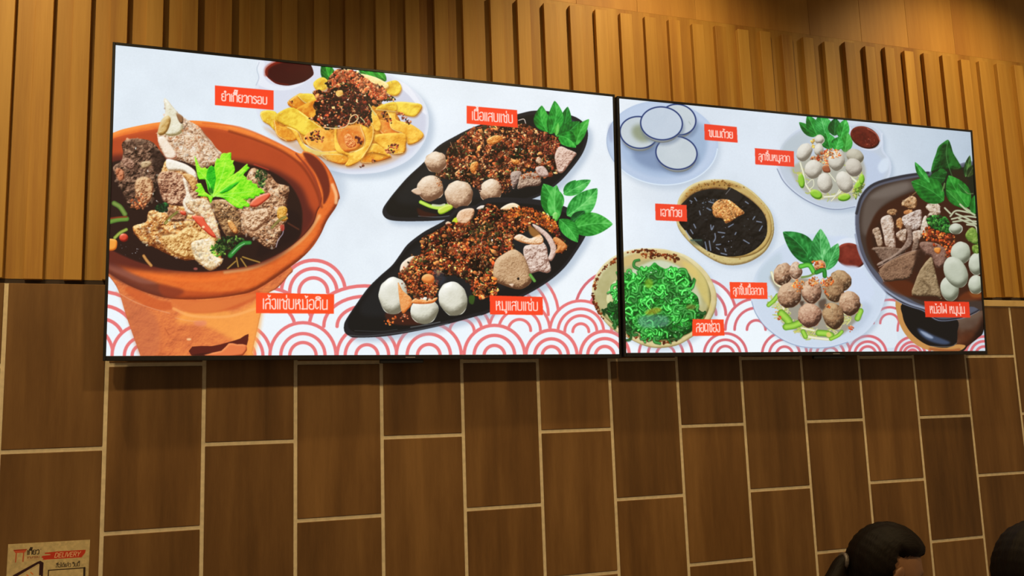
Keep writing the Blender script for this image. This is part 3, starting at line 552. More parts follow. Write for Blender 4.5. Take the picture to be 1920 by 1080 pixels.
    outer = [(100,360),(120,310),(160,270),(212,249),(240,240),(300,229),(360,226),(420,232.5),(480,250),(530,273),(562,287.5)]+cB((1380,380),(1500,420),(1620,530),(1710,680),(1775,860),(1780,930))+cD((1535,200),(1500,290),(1400,440),(1320,610),(1200,780),(1000,955))+cE((1640,350),(1400,420),(1000,462),(640,442),(300,330),(60,190))+[(170,495),(130,460),(105,410)]
    RM=[(130,50,22),(222,100,38),(252,150,66)]
    shaded(cv, outer, RM, r=10, depth=.9, bump=.08, bs=12, seed=101, tone=.14, ts=30, bias=-.02)
    flat(cv, cE((60,60),(300,190),(600,300),(850,370),(760,440),(600,430),(300,330),(60,200)), (92,42,36), .8, 5); flat(cv, cE((70,60),(330,200),(560,290),(400,290),(200,210),(60,140)), (170,110,95), .45, 4)
    flat(cv, cE((600,300),(900,370),(1300,380),(1500,340),(1300,420),(900,450),(640,430)), (165,60,28), .55, 4)
    stroke(cv, cD((250,1020),(560,970),(830,850),(1060,700),(1200,560),(1310,390)), 6, (255,200,130), .75, soft=4); stroke(cv, cB((1700,760),(1740,870),(1740,960)), 6, (255,205,150), .8, soft=3)
    stroke(cv, cE((220,100),(600,220),(1000,260),(1400,220)), 7, (242,118,45), .7, soft=4); stroke(cv, cD((1120,880-60),(1240,720),(1330,540)), 3, (214,92,36), .5, soft=2)
    # inner wall
    inn = [(120,360),(135,315),(165,280),(212,260),(250,250),(300,241),(360,237),(420,244),(480,262),(530,284),(562,303)]+cB((1400,470),(1480,600),(1540,760),(1580,900),(1560,1000))+cD((1290,340),(1240,480),(1100,640),(900,790),(600,930),(300,990),(0,1020))+cC((900,985),(600,930),(300,830),(45,700))+[(170,440),(135,410)]
    shaded(cv, inn, [(70,22,16),(176,68,32),(200,84,40)], r=6, depth=.5, tone=.12, ts=30, seed=102, bias=.02)
    flat(cv, [(130,380),(140,330),(175,300),(230,290),(300,290),(380,300),(440,300),(500,312),(540,330),(566,352),(580,385),(590,410),(560,450),(480,500),(300,510),(170,480)], (84,30,26), .9, 9)
    stroke(cv, [(430,246),(480,262),(530,284),(566,312),(590,350),(603,388)], 5, (120,42,20), .6, soft=3); stroke(cv, [(380,231),(450,239),(520,268),(565,295),(592,330),(610,372)], 3, (226,104,44), .75, soft=1)
    flat(cv, cB((1370,400),(1470,420),(1580,520),(1650,660),(1670,840),(1600,980),(1590,830),(1520,650),(1420,500)), (108,36,24), .95, 2)
    stroke(cv, cB((1290,410),(1400,540),(1490,690),(1550,860),(1560,1000)), 3.2, (150,58,34), .9, soft=1)
    soup = [(150,390),(160,340),(190,315),(230,300),(330,300),(420,300),(455,306),(500,318),(535,338),(555,362),(566,392),(566,425),(560,447),(530,471),(480,494),(430,504),(380,509),(325,506),(283,498),(242,484),(206,466),(170,440)]
    flat(cv, soup, (40,20,18), 1, 2); flat(cv, [(520,400),(560,400),(560,440),(530,460),(480,480)], (30,14,16), .7, 5)
    MT=[(60,30,18),(190,140,98),(250,228,195)]; MD=[(26,14,10),(98,66,50),(178,140,112)]; MO=[(100,42,14),(214,142,70),(255,228,165)]
    ml = cA((140,440),(200,395),(330,395),(430,430),(500,520),(545,600),(540,680),(480,720),(450,900),(400,1000),(300,1050),(210,1030),(150,900),(80,750),(60,650),(130,600),(150,520))
    shaded(cv, ml, MD, r=11, bump=.85, bs=9, seed=110, tone=.5, ts=7, erode=.25, bias=-.08)
    mottle(cv, ml, 260, [(150,110,85),(70,45,35),(185,150,120),(50,30,24)], (1,3), .45, 1)
    flat(cv, cA((420,480),(500,520),(545,600),(530,700),(450,700),(410,580)), (40,24,20), .75, 4)
    shaded(cv, cA((260,800),(330,740),(420,780),(420,920),(350,1000),(280,960)), [(110,55,30),(200,150,105),(235,200,155)], r=7, bump=1.0, bs=6, soft=2.2, seed=111, tone=.4, erode=.5)
    shaded(cv, cA((80,670),(150,680),(160,760),(110,780)), [(90,40,20),(190,110,70),(220,150,110)], r=4, bump=1, bs=5, erode=.4, soft=2); shaded(cv, cA((140,590),(190,570),(260,620),(230,680),(170,650)), [(70,40,30),(165,120,95),(205,165,140)], r=4, bump=1, bs=5, seed=2, soft=2)
    shaded(cv, cA((320,610),(400,600),(410,640),(330,670)), [(90,60,40),(185,155,115),(225,200,160)], r=4, bump=.6, bs=5, seed=4, soft=1.5)
    for p in ((262,480),(378,688),(470,965),(420,900)): dots(cv, ell(*cA(p)[0], 3, 2), 6, (.6,1.4), [(230,225,200),(250,250,235)], 7)
    dots(cv, cA((230,960),(330,900),(400,980),(300,1050),(220,1030)), 60, (1.2,2.6), [(170,85,45),(210,130,80),(120,60,35)], 113)
    mt = cA((530,25),(560,40),(600,90),(640,140),(700,190),(760,230),(850,280),(900,350),(960,410),(1010,480),(1070,540),(1020,610),(900,660),(800,640),(700,600),(570,580),(500,500),(470,400),(470,330),(520,220),(540,150),(530,70))
    shaded(cv, mt, [(120,75,48),(205,165,128),(246,226,200)], r=9, bump=.7, bs=7, seed=114, tone=.35, ts=8, ridge=True, bias=.04)
    mottle(cv, mt, 420, [(250,232,208),(190,140,105),(235,205,170),(165,112,80),(255,244,228)], (.8,2.6), .45, 2)
    shaded(cv, cA((530,25),(560,40),(600,90),(650,150),(700,260),(690,340),(600,370),(520,350),(480,360),(470,330),(510,230),(540,150)), [(150,130,85),(228,222,196),(250,248,236)], r=7, bump=.25, bs=8, soft=1.3, seed=115, tone=.25)
    shaded(cv, cA((500,230),(560,180),(590,220),(560,320),(510,360),(470,340)), [(130,85,30),(205,165,95),(236,215,165)], r=6, bump=.3, bs=6, soft=1.3, seed=116)
    shaded(cv, cA((640,160),(700,190),(700,250),(670,240)), [(60,35,22),(140,95,60),(180,140,100)], r=3, soft=1); stroke(cv, cA((710,300),(740,260),(730,250)), 2.2, (110,80,60), .7, soft=1)
    shaded(cv, cA((470,400),(520,370),(580,440),(650,560),(560,580),(510,500)), [(160,95,65),(240,222,200),(253,246,235)], r=5, bump=.3, bs=5, soft=1.3, seed=117)
    for p in ((580,390),(650,380),(655,480),(700,320),(740,300),(850,380),(900,450),(840,520)): flat(cv, ell(*cA(p)[0], 3, 1.8, 30), (185,110,65), .7, 1)
    stroke(cv, cA((700,330),(720,420),(690,520)), 2, (185,135,95), .6, soft=1); stroke(cv, cA((820,400),(860,480),(850,560)), 3, (180,120,80), .5, soft=2); stroke(cv, cA((880,320),(960,440),(1040,540)), 3, (150,105,80), .5, soft=2)
    mr = cB((770,590),(900,600),(1000,650),(1080,740),(1190,770),(1215,830),(1190,960),(1170,1060))+cD((960,370),(920,500),(860,660),(800,760),(700,740),(560,640),(400,600),(280,620),(200,500),(120,330),(90,230),(200,200),(400,200))
    shaded(cv, mr, [(60,30,18),(182,128,88),(240,205,165)], r=10, bump=1.0, bs=7, seed=120, tone=.45, ts=8, erode=.2)
    mottle(cv, mr, 520, [(235,200,160),(120,75,48),(205,155,110),(90,52,32),(248,225,195)], (.9,2.8), .45, 3)
    shaded(cv, cD((110,230),(300,260),(420,400),(430,560),(400,600),(280,600),(200,500)), [(60,35,20),(150,105,65),(205,165,115)], r=7, bump=1, bs=5, soft=2.2, seed=121, tone=.4)
    dots(cv, cD((120,230),(420,330),(400,440),(200,400)), 80, (1,2.2), [(150,110,75),(200,165,125),(90,60,40)], 122)
    shaded(cv, cD((470,340),(560,330),(720,300),(760,400),(700,470),(600,560),(500,540),(460,440)), [(110,65,40),(214,170,128),(246,222,190)], r=7, bump=1, bs=5, soft=2.2, seed=123, tone=.3, erode=.3)
    shaded(cv, cD((280,440),(330,450),(400,560),(360,590),(300,520)), MO, r=4, bump=.4, bs=5); shaded(cv, cD((850,300),(920,280),(955,320),(940,380),(960,420),(900,450),(840,400)), [(150,90,20),(226,165,60),(246,205,120)], r=4, bump=.9, bs=4, seed=8)
    stroke(cv, cD((780,520),(860,440),(930,400)), 5, 0, cols=[(60,60,20),(150,140,70)], al=.8); stroke(cv, cD((910,520),(900,590),(850,660),(825,740)), 1.4, (215,205,225), .8); flat(cv, cD((870,500),(910,490),(920,540),(890,560)), (190,60,45), .8, 1)
    mm = cA((550,590),(650,600),(750,640),(820,700),(840,800),(900,900),(960,980))+cC((1400,100),(1480,300),(1540,560),(1480,600),(1560,850),(1500,940),(1400,990),(1300,930),(1200,850),(1050,850),(850,780),(650,680),(450,580),(350,400),(530,330),(560,200),(650,170),(830,200))+cA((560,960),(500,870),(470,760),(500,700))
    shaded(cv, mm, MO, r=10, bump=1.0, bs=8, seed=130, tone=.4, ts=8, erode=.15)
    mottle(cv, mm, 900, [(252,226,170),(196,122,58),(235,185,110),(150,80,36),(255,240,205),(120,60,28)], (.9,2.8), .42, 4)
    shaded(cv, cA((470,740),(560,690),(700,720),(840,800),(880,900),(800,1000),(640,1010),(520,960)), [(70,32,22),(172,118,88),(232,196,160)], r=6, bump=1.1, bs=8, soft=2.2, seed=131, tone=.5, ts=6)
    shaded(cv, cA((700,760),(740,780),(760,880),(800,960),(820,1080),(740,1080),(700,980),(730,900)), [(150,110,80),(238,222,195),(255,248,236)], r=5, bump=.6, bs=5, soft=1.3, seed=132)
    shaded(cv, cA((552,580),(650,600),(750,640),(820,700),(830,770),(780,760),(720,700),(640,690),(580,690),(552,660)), [(165,130,95),(240,232,215),(254,250,244)], r=6, bump=.3, bs=6, soft=1.3, seed=133)
    shaded(cv, cA((700,720),(790,730),(830,800),(800,880),(770,820)), [(130,70,25),(215,160,90),(245,210,150)], r=4, bump=.6, bs=4, seed=12)
    shaded(cv, cC((1060,60),(1200,20),(1350,30),(1440,200),(1530,520),(1480,560),(1380,420),(1250,250),(1130,180)), [(150,95,55),(236,206,160),(254,242,214)], r=6, bump=.7, bs=6, soft=1.3, seed=134, tone=.25)
    shaded(cv, cC((740,540),(860,500),(940,500),(1100,400),(1300,480),(1480,560),(1460,700),(1380,760),(1200,830),(1000,800),(860,740)), [(135,75,25),(222,170,98),(252,228,165)], r=8, bump=1.0, bs=5, soft=2.2, seed=135, tone=.35, ts=6)
    shaded(cv, cC((1160,600),(1380,560),(1470,620),(1440,760),(1560,850),(1490,940),(1390,985),(1290,920),(1200,840),(1150,700)), [(160,110,60),(238,212,165),(255,244,218)], r=7, bump=.6, bs=6, soft=1.3, seed=136, tone=.2)
    mottle(cv, cC((1160,600),(1380,560),(1470,620),(1440,760),(1560,850),(1490,940),(1390,985),(1290,920),(1200,840),(1150,700)), 150, [(255,248,230),(225,185,130),(245,222,180)], (.8,2.4), .45, 5)
    mottle(cv, cC((1060,60),(1200,20),(1350,30),(1440,200),(1530,520),(1480,560),(1380,420),(1250,250),(1130,180)), 170, [(255,250,235),(215,170,120),(180,120,80)], (.8,2.4), .45, 6)
    shaded(cv, cC((820,130),(950,170),(1080,200),(1060,300),(900,330),(830,260)), [(70,35,20),(165,110,75),(215,165,125)], r=4, bump=1, bs=4, soft=2.2, seed=137, erode=.3)
    stroke(cv, cC((530,420),(640,600),(800,680)), 4, (120,55,20), .45, soft=3); stroke(cv, cC((700,350),(740,500),(880,480)), 4, (110,55,25), .5, soft=3)
    stroke(cv, cC((790,350),(860,270),(950,200)), 5, 0, cols=[(70,70,25),(140,140,60)], al=.8)
    for p in ((840,305),(540,640),(915,390),(1000,350)): dots(cv, ell(*cC(p)[0], 2, 2), 2, (1.2,1.8), [(240,225,190)], 3)
    for p, c in ((((1150,250),(1290,260),(1340,340),(1440,470),(1480,540),(1420,530),(1300,430),(1200,330)), 0), (((990,180),(1060,190),(1070,240),(1010,230)), 0)):
        shaded(cv, cC(*p), [(150,30,15),(226,80,50),(246,140,110)], r=4, spec=.3)
    stroke(cv, cC((1060,300),(1180,310)), 3, (220,190,170), .6, soft=1); flat(cv, ell(*cC((1305,400))[0], 2.8, 2.4), (250,215,170))
    shaded(cv, cB((980,850),(990,900),(860,1000),(780,1000),(780,960),(860,890)), [(150,40,20),(228,95,60),(245,150,120)], r=4, spec=.2)
    stroke(cv, cB((820,530),(900,560),(980,590)), 2.2, (190,60,40), .8, soft=1)
    for p, n, s in ((((830,620),(900,590),(980,640),(940,720),(860,710)), 26, 1), (((870,730),(930,740),(930,780),(890,780)), 10, 2)):
        dots(cv, cB(*p), n*3, (1,2.2), [(30,60,25),(50,90,40),(20,40,20),(120,120,70)], 140+s, asp=2.4)
    dots(cv, cC((680,90),(800,80),(820,170),(740,200),(670,160)), 70, (1.2,2.6), [(20,50,25),(30,75,35),(15,30,20)], 143, asp=2)
    dots(cv, cC((1400,680),(1500,630),(1590,680),(1590,800),(1450,780)), 90, (1.2,2.6), [(60,110,30),(110,160,50),(25,50,22),(150,190,80)], 144, asp=2.2)
    dots(cv, cD((200,640),(330,620),(480,660),(380,780),(250,800),(120,760)), 170, (1,2.6), [(40,70,30),(25,45,20),(90,120,50),(20,30,18)], 145, asp=2.4)
    stroke(cv, cD((310,835),(380,760),(450,700),(530,690)), 10, 0, cols=[(8,70,20),(60,150,60)], taper=.2); stroke(cv, cD((330,810),(400,740),(470,700)), 1.5, (190,225,190), .7)
    stroke(cv, cC((100,80),(180,130),(245,225)), 10, 0, cols=[(40,70,20),(125,150,70)]); stroke(cv, cC((30,330),(150,300),(270,290)), 10, 0, cols=[(45,80,25),(110,150,60)]); stroke(cv, cC((110,545),(180,480),(265,435)), 6.5, 0, cols=[(70,90,20),(165,180,80)])
    stroke(cv, cC((20,290),(150,270),(270,262)), 3, (150,45,25), .8, soft=1)
    shaded(cv, ell(*cC((230,545))[0], 8.5, 8), [(110,15,10),(205,60,38),(235,120,90)], r=5, spec=.3); shaded(cv, cC((0,570),(130,575),(135,680),(80,720),(0,700)), [(190,90,20),(240,150,50),(250,190,100)], r=4)
    for a in (((500,790),(540,850),(600,920)),): stroke(cv, cC(*a), 6, 0, cols=[(120,70,25),(205,150,85)])
    for a in (((380,860),(400,960)), ((430,870),(490,960)), ((280,980),(370,900)), ((450,850),(540,880),(640,910))): stroke(cv, cD(*a), 3.2, 0, cols=[(110,75,20),(190,150,70)], al=.85)
    stroke(cv, cD((960,470),(1080,540)), 3, (110,55,35), .6, soft=1); dots(cv, cC((150,650),(400,660),(430,850),(180,760)), 10, (.5,1), [(180,190,195)], 150); flat(cv, ell(*cC((1200,965))[0], 4, 2.5), (200,100,90), .7, 1)
    # celery leaf
    def cel(pts, cols, s): shaded(cv, cB(*pts), cols, r=3, depth=.5, bump=.35, bs=9, seed=s, tone=.35, ts=14, smooth=2, bias=.1)
    C1=[(40,140,5),(110,225,20),(190,250,70)]; C2=[(0,90,10),(20,160,20),(70,215,40)]
    cel(((340,880),(300,830),(270,700),(200,700),(170,600),(150,430),(200,540),(230,570),(270,560),(290,580),(340,540),(380,600),(400,700),(380,850)), C1, 1)
    cel(((330,860),(280,700),(300,580),(340,545),(390,580),(420,650),(400,800)), C2, 2)
    cel(((350,880),(390,700),(370,560),(400,460),(430,470),(445,420),(480,400),(510,405),(560,395),(560,480),(595,480),(580,520),(600,560),(590,640),(480,760),(380,890)), C1, 3)
    cel(((360,890),(480,730),(590,640),(650,600),(740,520),(745,550),(770,570),(720,620),(700,650),(740,680),(730,700),(790,710),(800,740),(850,750),(860,790),(900,800),(940,850),(880,860),(880,885),(830,885),(820,915),(760,910),(740,935),(690,910),(770,980),(750,1010),(700,1000),(690,1030),(640,1020),(610,1010),(540,960),(470,910),(390,890)), C1, 4)
    cel(((430,850),(560,760),(660,720),(560,810),(480,850)), C2, 5); cel(((345,885),(270,840),(220,740),(160,760),(190,790),(150,830),(200,850),(180,880),(250,890),(300,900),(330,970),(355,900)), C1, 6)
    for p in (((350,880),(440,700),(500,500)), ((360,890),(550,750),(700,600)), ((360,890),(550,860),(820,830)), ((340,880),(310,740),(200,600)), ((400,890),(560,900),(700,1000))): stroke(cv, cB(*p), 2.2, (185,250,110), .75, taper=.6)
    flat(cv, cB((300,830),(330,790),(360,830),(340,860)), (20,70,15), .7, 2)
    label(cv, [(480,548.6),(626.5,551.7),(626,588.2),(480,587.2)], 'เล้งแซ่บหม้อดิน', .085, .93, .3, .78, 2.3, (252,78,32))
    # ================= right-hand panel
    # ---- coconut cups on a blue plate
    pl = ell(*cM((670,530))[0], 105, 79, 6)
    shadow([(x+5, y+8) for x, y in pl], .35, 9); flat(cv, pl, (186,203,228)); flat(cv, ell(*cM((670,515))[0], 101, 72, 6), (190,206,230), 1, 2)
    flat(cv, ell(*cM((640,640))[0], 74, 46, 8), (164,186,216), .8, 9); flat(cv, ell(*cM((600,700))[0], 46, 22, 14), (104,124,160), .6, 9); flat(cv, ell(*cM((1070,540))[0], 18, 40, 6), (140,165,195), .6, 7)
    P = ell(*cM((670,530))[0], 104, 78, 6, n=40); stroke(cv, P[0:16], 2, (222,236,248), .9, smooth=3); stroke(cv, P[16:24], 1.2, (160,175,200), .7, smooth=3)
    flat(cv, cM((60,380),(100,300),(120,420),(110,520),(80,500)), (150,160,190), .6, 4)
    def cup(cx, cy, rx, ry, rot, tilt, seed, fillc=((150,165,168),(192,203,210),(214,222,228))):
        q = cM((cx, cy))[0]; flat(cv, ell(q[0]+2, q[1]+8, rx/6+2, ry/6+2, rot), (95,112,140), .5, 5)
        shaded(cv, ell(q[0]+tilt, q[1]+6.5, rx/6-2, ry/6-1, rot), [(120,125,125),(198,204,196),(222,226,222)], r=6)
        P = ell(q[0], q[1], rx/6, ry/6, rot, n=30); shaded(cv, P, fillc, r=3, depth=.25, tone=.12, ts=22, seed=seed, bias=.02); stroke(cv, P+P[:2], 2.5, (38,56,110), smooth=3)
    cup(850,265,200,170,16,-1,1); cup(410,410,215,178,8,0,2); 
    flat(cv, ell(*cM((440,420))[0], 20, 15, 30), (132,140,105), .75, 8); cup(830,640,232,185,8,1,3); cup(662,308,235,185,4,0,4,((160,175,190),(190,203,218),(208,218,230)))
    stroke(cv, cM((970,290),(990,320)), 1.2, (140,160,150), .6, soft=1)
    label(cv, [(1320.3,232.3),(1381.5,238.2),(1383,267.5),(1321.3,262.5)], 'ขนมถ้วย', .13, .88, .36, .75, 1.8, (238,66,40))
    # ---- grass jelly bowl
    def speck(pts, n, seed, al=.8): dots(cv, pts, n, (.5, 1.6), [(150,95,30),(170,120,50),(120,70,30)], seed, al=al, shade=.1)
    b1 = cN((280,370),(320,260),(420,160),(560,105),(740,92),(900,115),(1060,200),(1200,330),(1280,440),(1312,560),(1305,700),(1230,850),(1100,950),(960,1000),(810,1005),(680,960),(520,860),(390,740),(300,620),(270,500))
    shadow([(x+6, y+6) for x, y in b1], .4, 8)
    shaded(cv, b1, [(140,115,70),(200,180,118),(226,212,160)], r=5, bump=.15, bs=3, seed=160, tone=.2, ts=10)
    shaded(cv, cN((300,380),(340,270),(440,175),(570,120),(740,106),(890,130),(1050,215),(1180,340),(1260,450),(1290,580),(1280,700),(1210,820),(1080,900),(900,930),(740,900),(560,800),(420,690),(320,580),(285,470)), [(130,100,50),(190,160,92),(214,190,130)], r=4, tone=.25, ts=8, seed=161)
    flat(cv, cN((330,330),(440,190),(600,130),(800,115),(980,190),(800,180),(600,190),(420,260),(340,380)), (160,112,50), .55, 4); speck(cN((300,380),(440,175),(740,100),(1000,180),(700,190),(420,260)), 130, 162); speck(b1, 120, 163, .5)
    blk = cN((300,400),(400,290),(500,225),(650,195),(800,205),(820,185),(850,180),(960,240),(1100,340),(1200,450),(1240,570),(1230,700),(1150,810),(1020,890),(880,915),(740,905),(600,850),(470,750),(370,640),(300,540))
    flat(cv, cN((340,400),(420,260),(640,185),(800,195),(1000,260),(1180,420),(1240,570),(1150,500),(900,300),(600,260),(400,400)), (60,25,10), .9, 3)
    shaded(cv, blk, [(6,6,9),(22,18,18),(30,28,28)], r=3, bump=.9, bs=14, seed=164, tone=.5, ts=12)
    flat(cv, cN((850,185),(970,250),(940,330),(800,290),(810,230)), (32,28,28), .9, 0, 2); stroke(cv, cN((850,190),(800,250)), 1.4, (130,125,125), .8)
    for a in (((640,580),(650,630),(670,590)), ((685,670),(690,720),(670,760)), ((720,655),(790,665)), ((580,760),(600,850)), ((625,750),(640,850)), ((375,640),(420,720)), ((1160,640),(1190,590)), ((990,740),(1050,775)), ((700,820),(730,840)), ((790,830),(800,860)), ((830,600),(880,570)), ((460,570),(480,610)), ((470,290),(490,320)), ((600,400),(640,420)), ((620,330),(670,345)), ((750,880),(810,895)), ((1010,330),(1040,350)), ((1130,540),(1180,550)), ((1090,520),(1110,490)), ((520,430),(530,470)), ((425,630),(450,670)), ((700,790),(745,785)), ((900,680),(910,660)), ((760,710),(780,700)), ((420,320),(440,330))):
        stroke(cv, cN(*a), 2.2, (150,165,190), .75, soft=.5)
    stroke(cv, cN((430,740),(540,742)), 3, (80,110,100), .8, soft=1); flat(cv, cN((420,740),(550,735),(560,800),(470,790)), (40,60,52), .5, 3); dots(cv, cN((500,300),(680,310),(680,420),(560,420)), 18, (.6,1.6), [(110,125,140),(70,80,90)], 9); dots(cv, blk, 50, (.4,1.1), [(170,180,200),(90,100,110)], 165)
    br = cN((655,400),(680,340),(740,305),(830,310),(880,340),(940,390),(1000,450),(930,490),(860,540),(800,560),(760,510),(680,490))
    shaded(cv, br, [(120,65,25),(206,140,75),(240,185,120)], r=7, bump=1, bs=3, seed=166, erode=.4); dots(cv, br, 260, (.6,1.5), [(225,160,90),(200,125,60),(245,195,130),(160,90,40)], 167)
    label(cv, [(1228.3,381.6),(1287.4,384.4),(1288.5,415.6),(1229.3,413)], 'เฉาก๊วย', .16, .86, .32, .72, 1.8, (240,68,40))
    # ---- pandan noodle bowl
    b2 = cO((55,440),(90,350),(160,260),(270,180),(400,135),(560,122),(720,135),(880,180),(1000,260),(1100,370),(1160,500),(1168,620),(1130,740),(1040,850),(920,940),(800,1000),(650,1020),(520,1000),(350,920),(230,850),(130,740),(70,620),(48,520))
    shadow([(x+6, y+6) for x, y in b2], .4, 8)
    shaded(cv, b2, [(150,130,80),(212,196,140),(235,226,184)], r=5, tone=.25, ts=14, seed=170, depth=.6)
    shaded(cv, cO((75,450),(110,370),(180,280),(290,200),(420,155),(560,142),(710,155),(860,200),(970,280),(1060,380),(1110,500),(1115,610),(1070,740),(980,850),(860,920),(700,960),(560,950),(400,890),(270,830),(150,730),(90,620),(68,530)), [(120,110,60),(172,165,110),(212,208,165)], r=6, tone=.2, ts=18, seed=171)
    flat(cv, cO((330,210),(560,140),(760,160),(960,280),(1000,400),(880,300),(700,230),(500,230),(350,290)), (218,186,120), .7, 4); flat(cv, cO((700,260),(880,330),(1000,470),(1030,640),(960,560),(900,420)), (205,210,180), .8, 6); flat(cv, cO((860,240),(1000,310),(1080,430),(1100,560),(1130,700),(1040,560),(940,380)), (222,200,110), .6, 4)
    for reg, n in ((((480,180),(560,140),(650,150),(670,200),(560,215)), 70), (((690,170),(800,180),(830,230),(780,240),(700,210)), 60), (((60,440),(110,360),(170,280),(280,200),(270,240),(130,340),(80,500)), 90), (((55,500),(80,600),(150,740),(130,740),(60,620)), 60), (((340,160),(480,135),(600,130),(590,145),(400,165)), 40), (((220,860),(300,880),(450,920),(700,960),(850,930),(700,980),(400,920)), 60)):
        dots(cv, cO(*reg), n, (.8,2.2), [(110,42,15),(150,75,30),(90,35,15)], 172+n, shade=.1)
    shaded(cv, cO((180,560),(230,440),(300,400),(360,380),(400,440),(300,560),(200,640)), [(160,160,100),(212,206,150),(232,230,190)], r=6)
    flat(cv, cO((350,360),(480,280),(640,230),(800,270),(900,360),(700,320),(500,330),(380,420)), (206,216,190), .9, 3)
    PG=[(5,80,15),(30,165,45),(120,225,110)]
    gm = cO((345,360),(380,350),(440,380),(480,310),(560,290),(610,250),(650,280),(720,310),(760,280),(800,310),(880,310),(930,370),(950,440),(940,500),(1000,560),(1010,640),(1000,680),(1050,720),(1040,760),(960,760),(950,860),(860,910),(740,940),(640,945),(560,930),(460,880),(380,840),(340,800),(270,820),(210,760),(185,690),(240,600),(270,580),(265,420),(300,400))
    shaded(cv, gm, [(4,55,14),(20,120,30),(50,170,60)], r=8, bump=1, bs=8, seed=175, tone=.5, ts=10, erode=.2)
    rr = random.Random(5)
    for i in range(300):
        x, y = rr.uniform(200,1010), rr.uniform(300,930)
        cx, cy = (x-600)/420, (y-610)/330
        if cx*cx+cy*cy > 1 or (x > 930 and y < 540) or (x < 340 and y < 520): continue
        a = rr.uniform(0, 6.28); l = rr.uniform(20, 55); k = rr.uniform(-1.2, 1.2); b = .62+.55*rr.random()+.3*math.sin(x*.017+1)*math.sin(y*.02); dk = .55 if x < 380 and y > 600 else 1
        pts = [(x, y), (x+l*math.cos(a), y+l*math.sin(a)), (x+l*1.6*math.cos(a+k), y+l*1.6*math.sin(a+k)), (x+l*1.7*math.cos(a+2*k), y+l*1.7*math.sin(a+2*k))]
        cs = [tuple(min(255, int(v*b*dk)) for v in c) for c in ((8,95,15),(35,175,50),(110,225,110))]
        stroke(cv, [(u, v+4) for u, v in cO(*pts)] and [(u+.5, v+1.4) for u, v in cO(*pts)], 4.8, (3,50,12), .55, soft=1); stroke(cv, cO(*pts), rr.uniform(3.4, 7.4), 0, cols=cs, taper=.35)
    dots(cv, gm, 90, (.5,1.3), [(190,245,190),(150,235,140)], 176); flat(cv, ell(*cO((600,690))[0], 16, 6, -15), (190,170,40), .6, 3); flat(cv, ell(*cO((560,440))[0], 8, 9), (150,190,40), .6, 3); flat(cv, ell(*cO((940,650))[0], 10, 5), (130,110,40), .6, 3)
    flat(cv, cO((480,740),(710,730),(720,820),(500,830)), (120,165,165), .45, 4)
    label(cv, [(1298.3,598.3),(1356.8,599),(1358.5,629.3),(1298,630)], 'ลอดช่อง', .12, .88, .26, .76, 1.9, (248,72,34))
    # ---- pork ball salad plate
    p1 = cP((85,560),(95,480),(130,380),(220,270),(330,200),(480,150),(700,110),(800,170),(900,155),(1010,175),(1090,240),(1110,330),(1115,420),(1170,500),(1190,580),(1170,680),(1100,770),(960,900),(840,970),(700,995),(560,985),(400,920),(260,830),(150,720))
    shadow([(x+5, y+6) for x, y in p1], .5, 7); flat(cv, p1, (204,214,230)); cxp = [(cP((630,570))[0][0]*.04+x*.96, cP((630,570))[0][1]*.04+y*.96) for x, y in p1]
    flat(cv, cxp, (192,203,217), 1, 1); flat(cv, cP((700,420),(1000,430),(1130,560),(1100,700),(900,880),(800,700)), (188,202,226), .8, 6); flat(cv, cP((130,390),(300,260),(420,300),(260,460),(200,640)), (182,194,200), .7, 7)
    stroke(cv, cP((88,600),(150,720),(260,830),(400,920),(560,980),(700,990),(840,965)), 1.6, (110,122,150), .8); flat(cv, cP((1060,580),(1100,510),(1160,500),(1160,600),(1090,640)), (215,228,242), .8, 3)
    stroke(cv, cP((790,200),(820,300),(900,390),(1000,415),(1080,380),(1100,260)), 3, (214,222,236), .9, soft=1)
    shaded(cv, ell(*cP((935,297))[0], 28.5, 19.5, 24), [(45,10,8),(82,20,14),(120,40,25)], r=4, tone=.5, ts=7); stroke(cv, cP((960,210),(1040,260),(1078,330)), 2, (205,120,100), .7, soft=1)
    dots(cv, ell(*cP((980,330))[0], 14, 9, 20), 14, (.5,1.2), [(210,110,80),(180,60,40),(235,190,170)], 180)
    g2 = [(10,90,25),(35,150,50),(90,200,95)]
    leaf(cv, cP((450,290))[0], cP((300,150))[0], 17, (10,80,20),(25,120,35),(60,165,60), veins=3); leaf(cv, cP((480,290))[0], cP((380,80))[0], 24, (10,90,25),(30,140,45),(75,185,80), veins=5)
    leaf(cv, cP((560,290))[0], cP((500,70))[0], 34, (25,125,45),(65,175,80),(140,220,140), veins=7, vk=1.2); leaf(cv, cP((640,280))[0], cP((650,110))[0], 26, (8,65,22),(15,90,30),(35,125,50), veins=4); leaf(cv, cP((700,310))[0], cP((750,120))[0], 24, (20,110,30),(50,165,60),(95,205,95), veins=4)
    leaf(cv, cP((740,440))[0], cP((770,250))[0], 24, (30,120,30),(60,160,60),(90,190,85), veins=4); leaf(cv, cP((600,410))[0], cP((560,250))[0], 28, *g2, veins=4); leaf(cv, cP((650,420))[0], cP((690,290))[0], 24, *g2, veins=4)
    flat(cv, cP((220,600),(300,540),(420,480),(800,420),(930,560),(930,760),(860,870),(700,910),(560,900),(420,860),(300,760)), (160,150,110), .5, 4)
    sp = [(160,150,90),(225,222,190)]
    rr = random.Random(8)
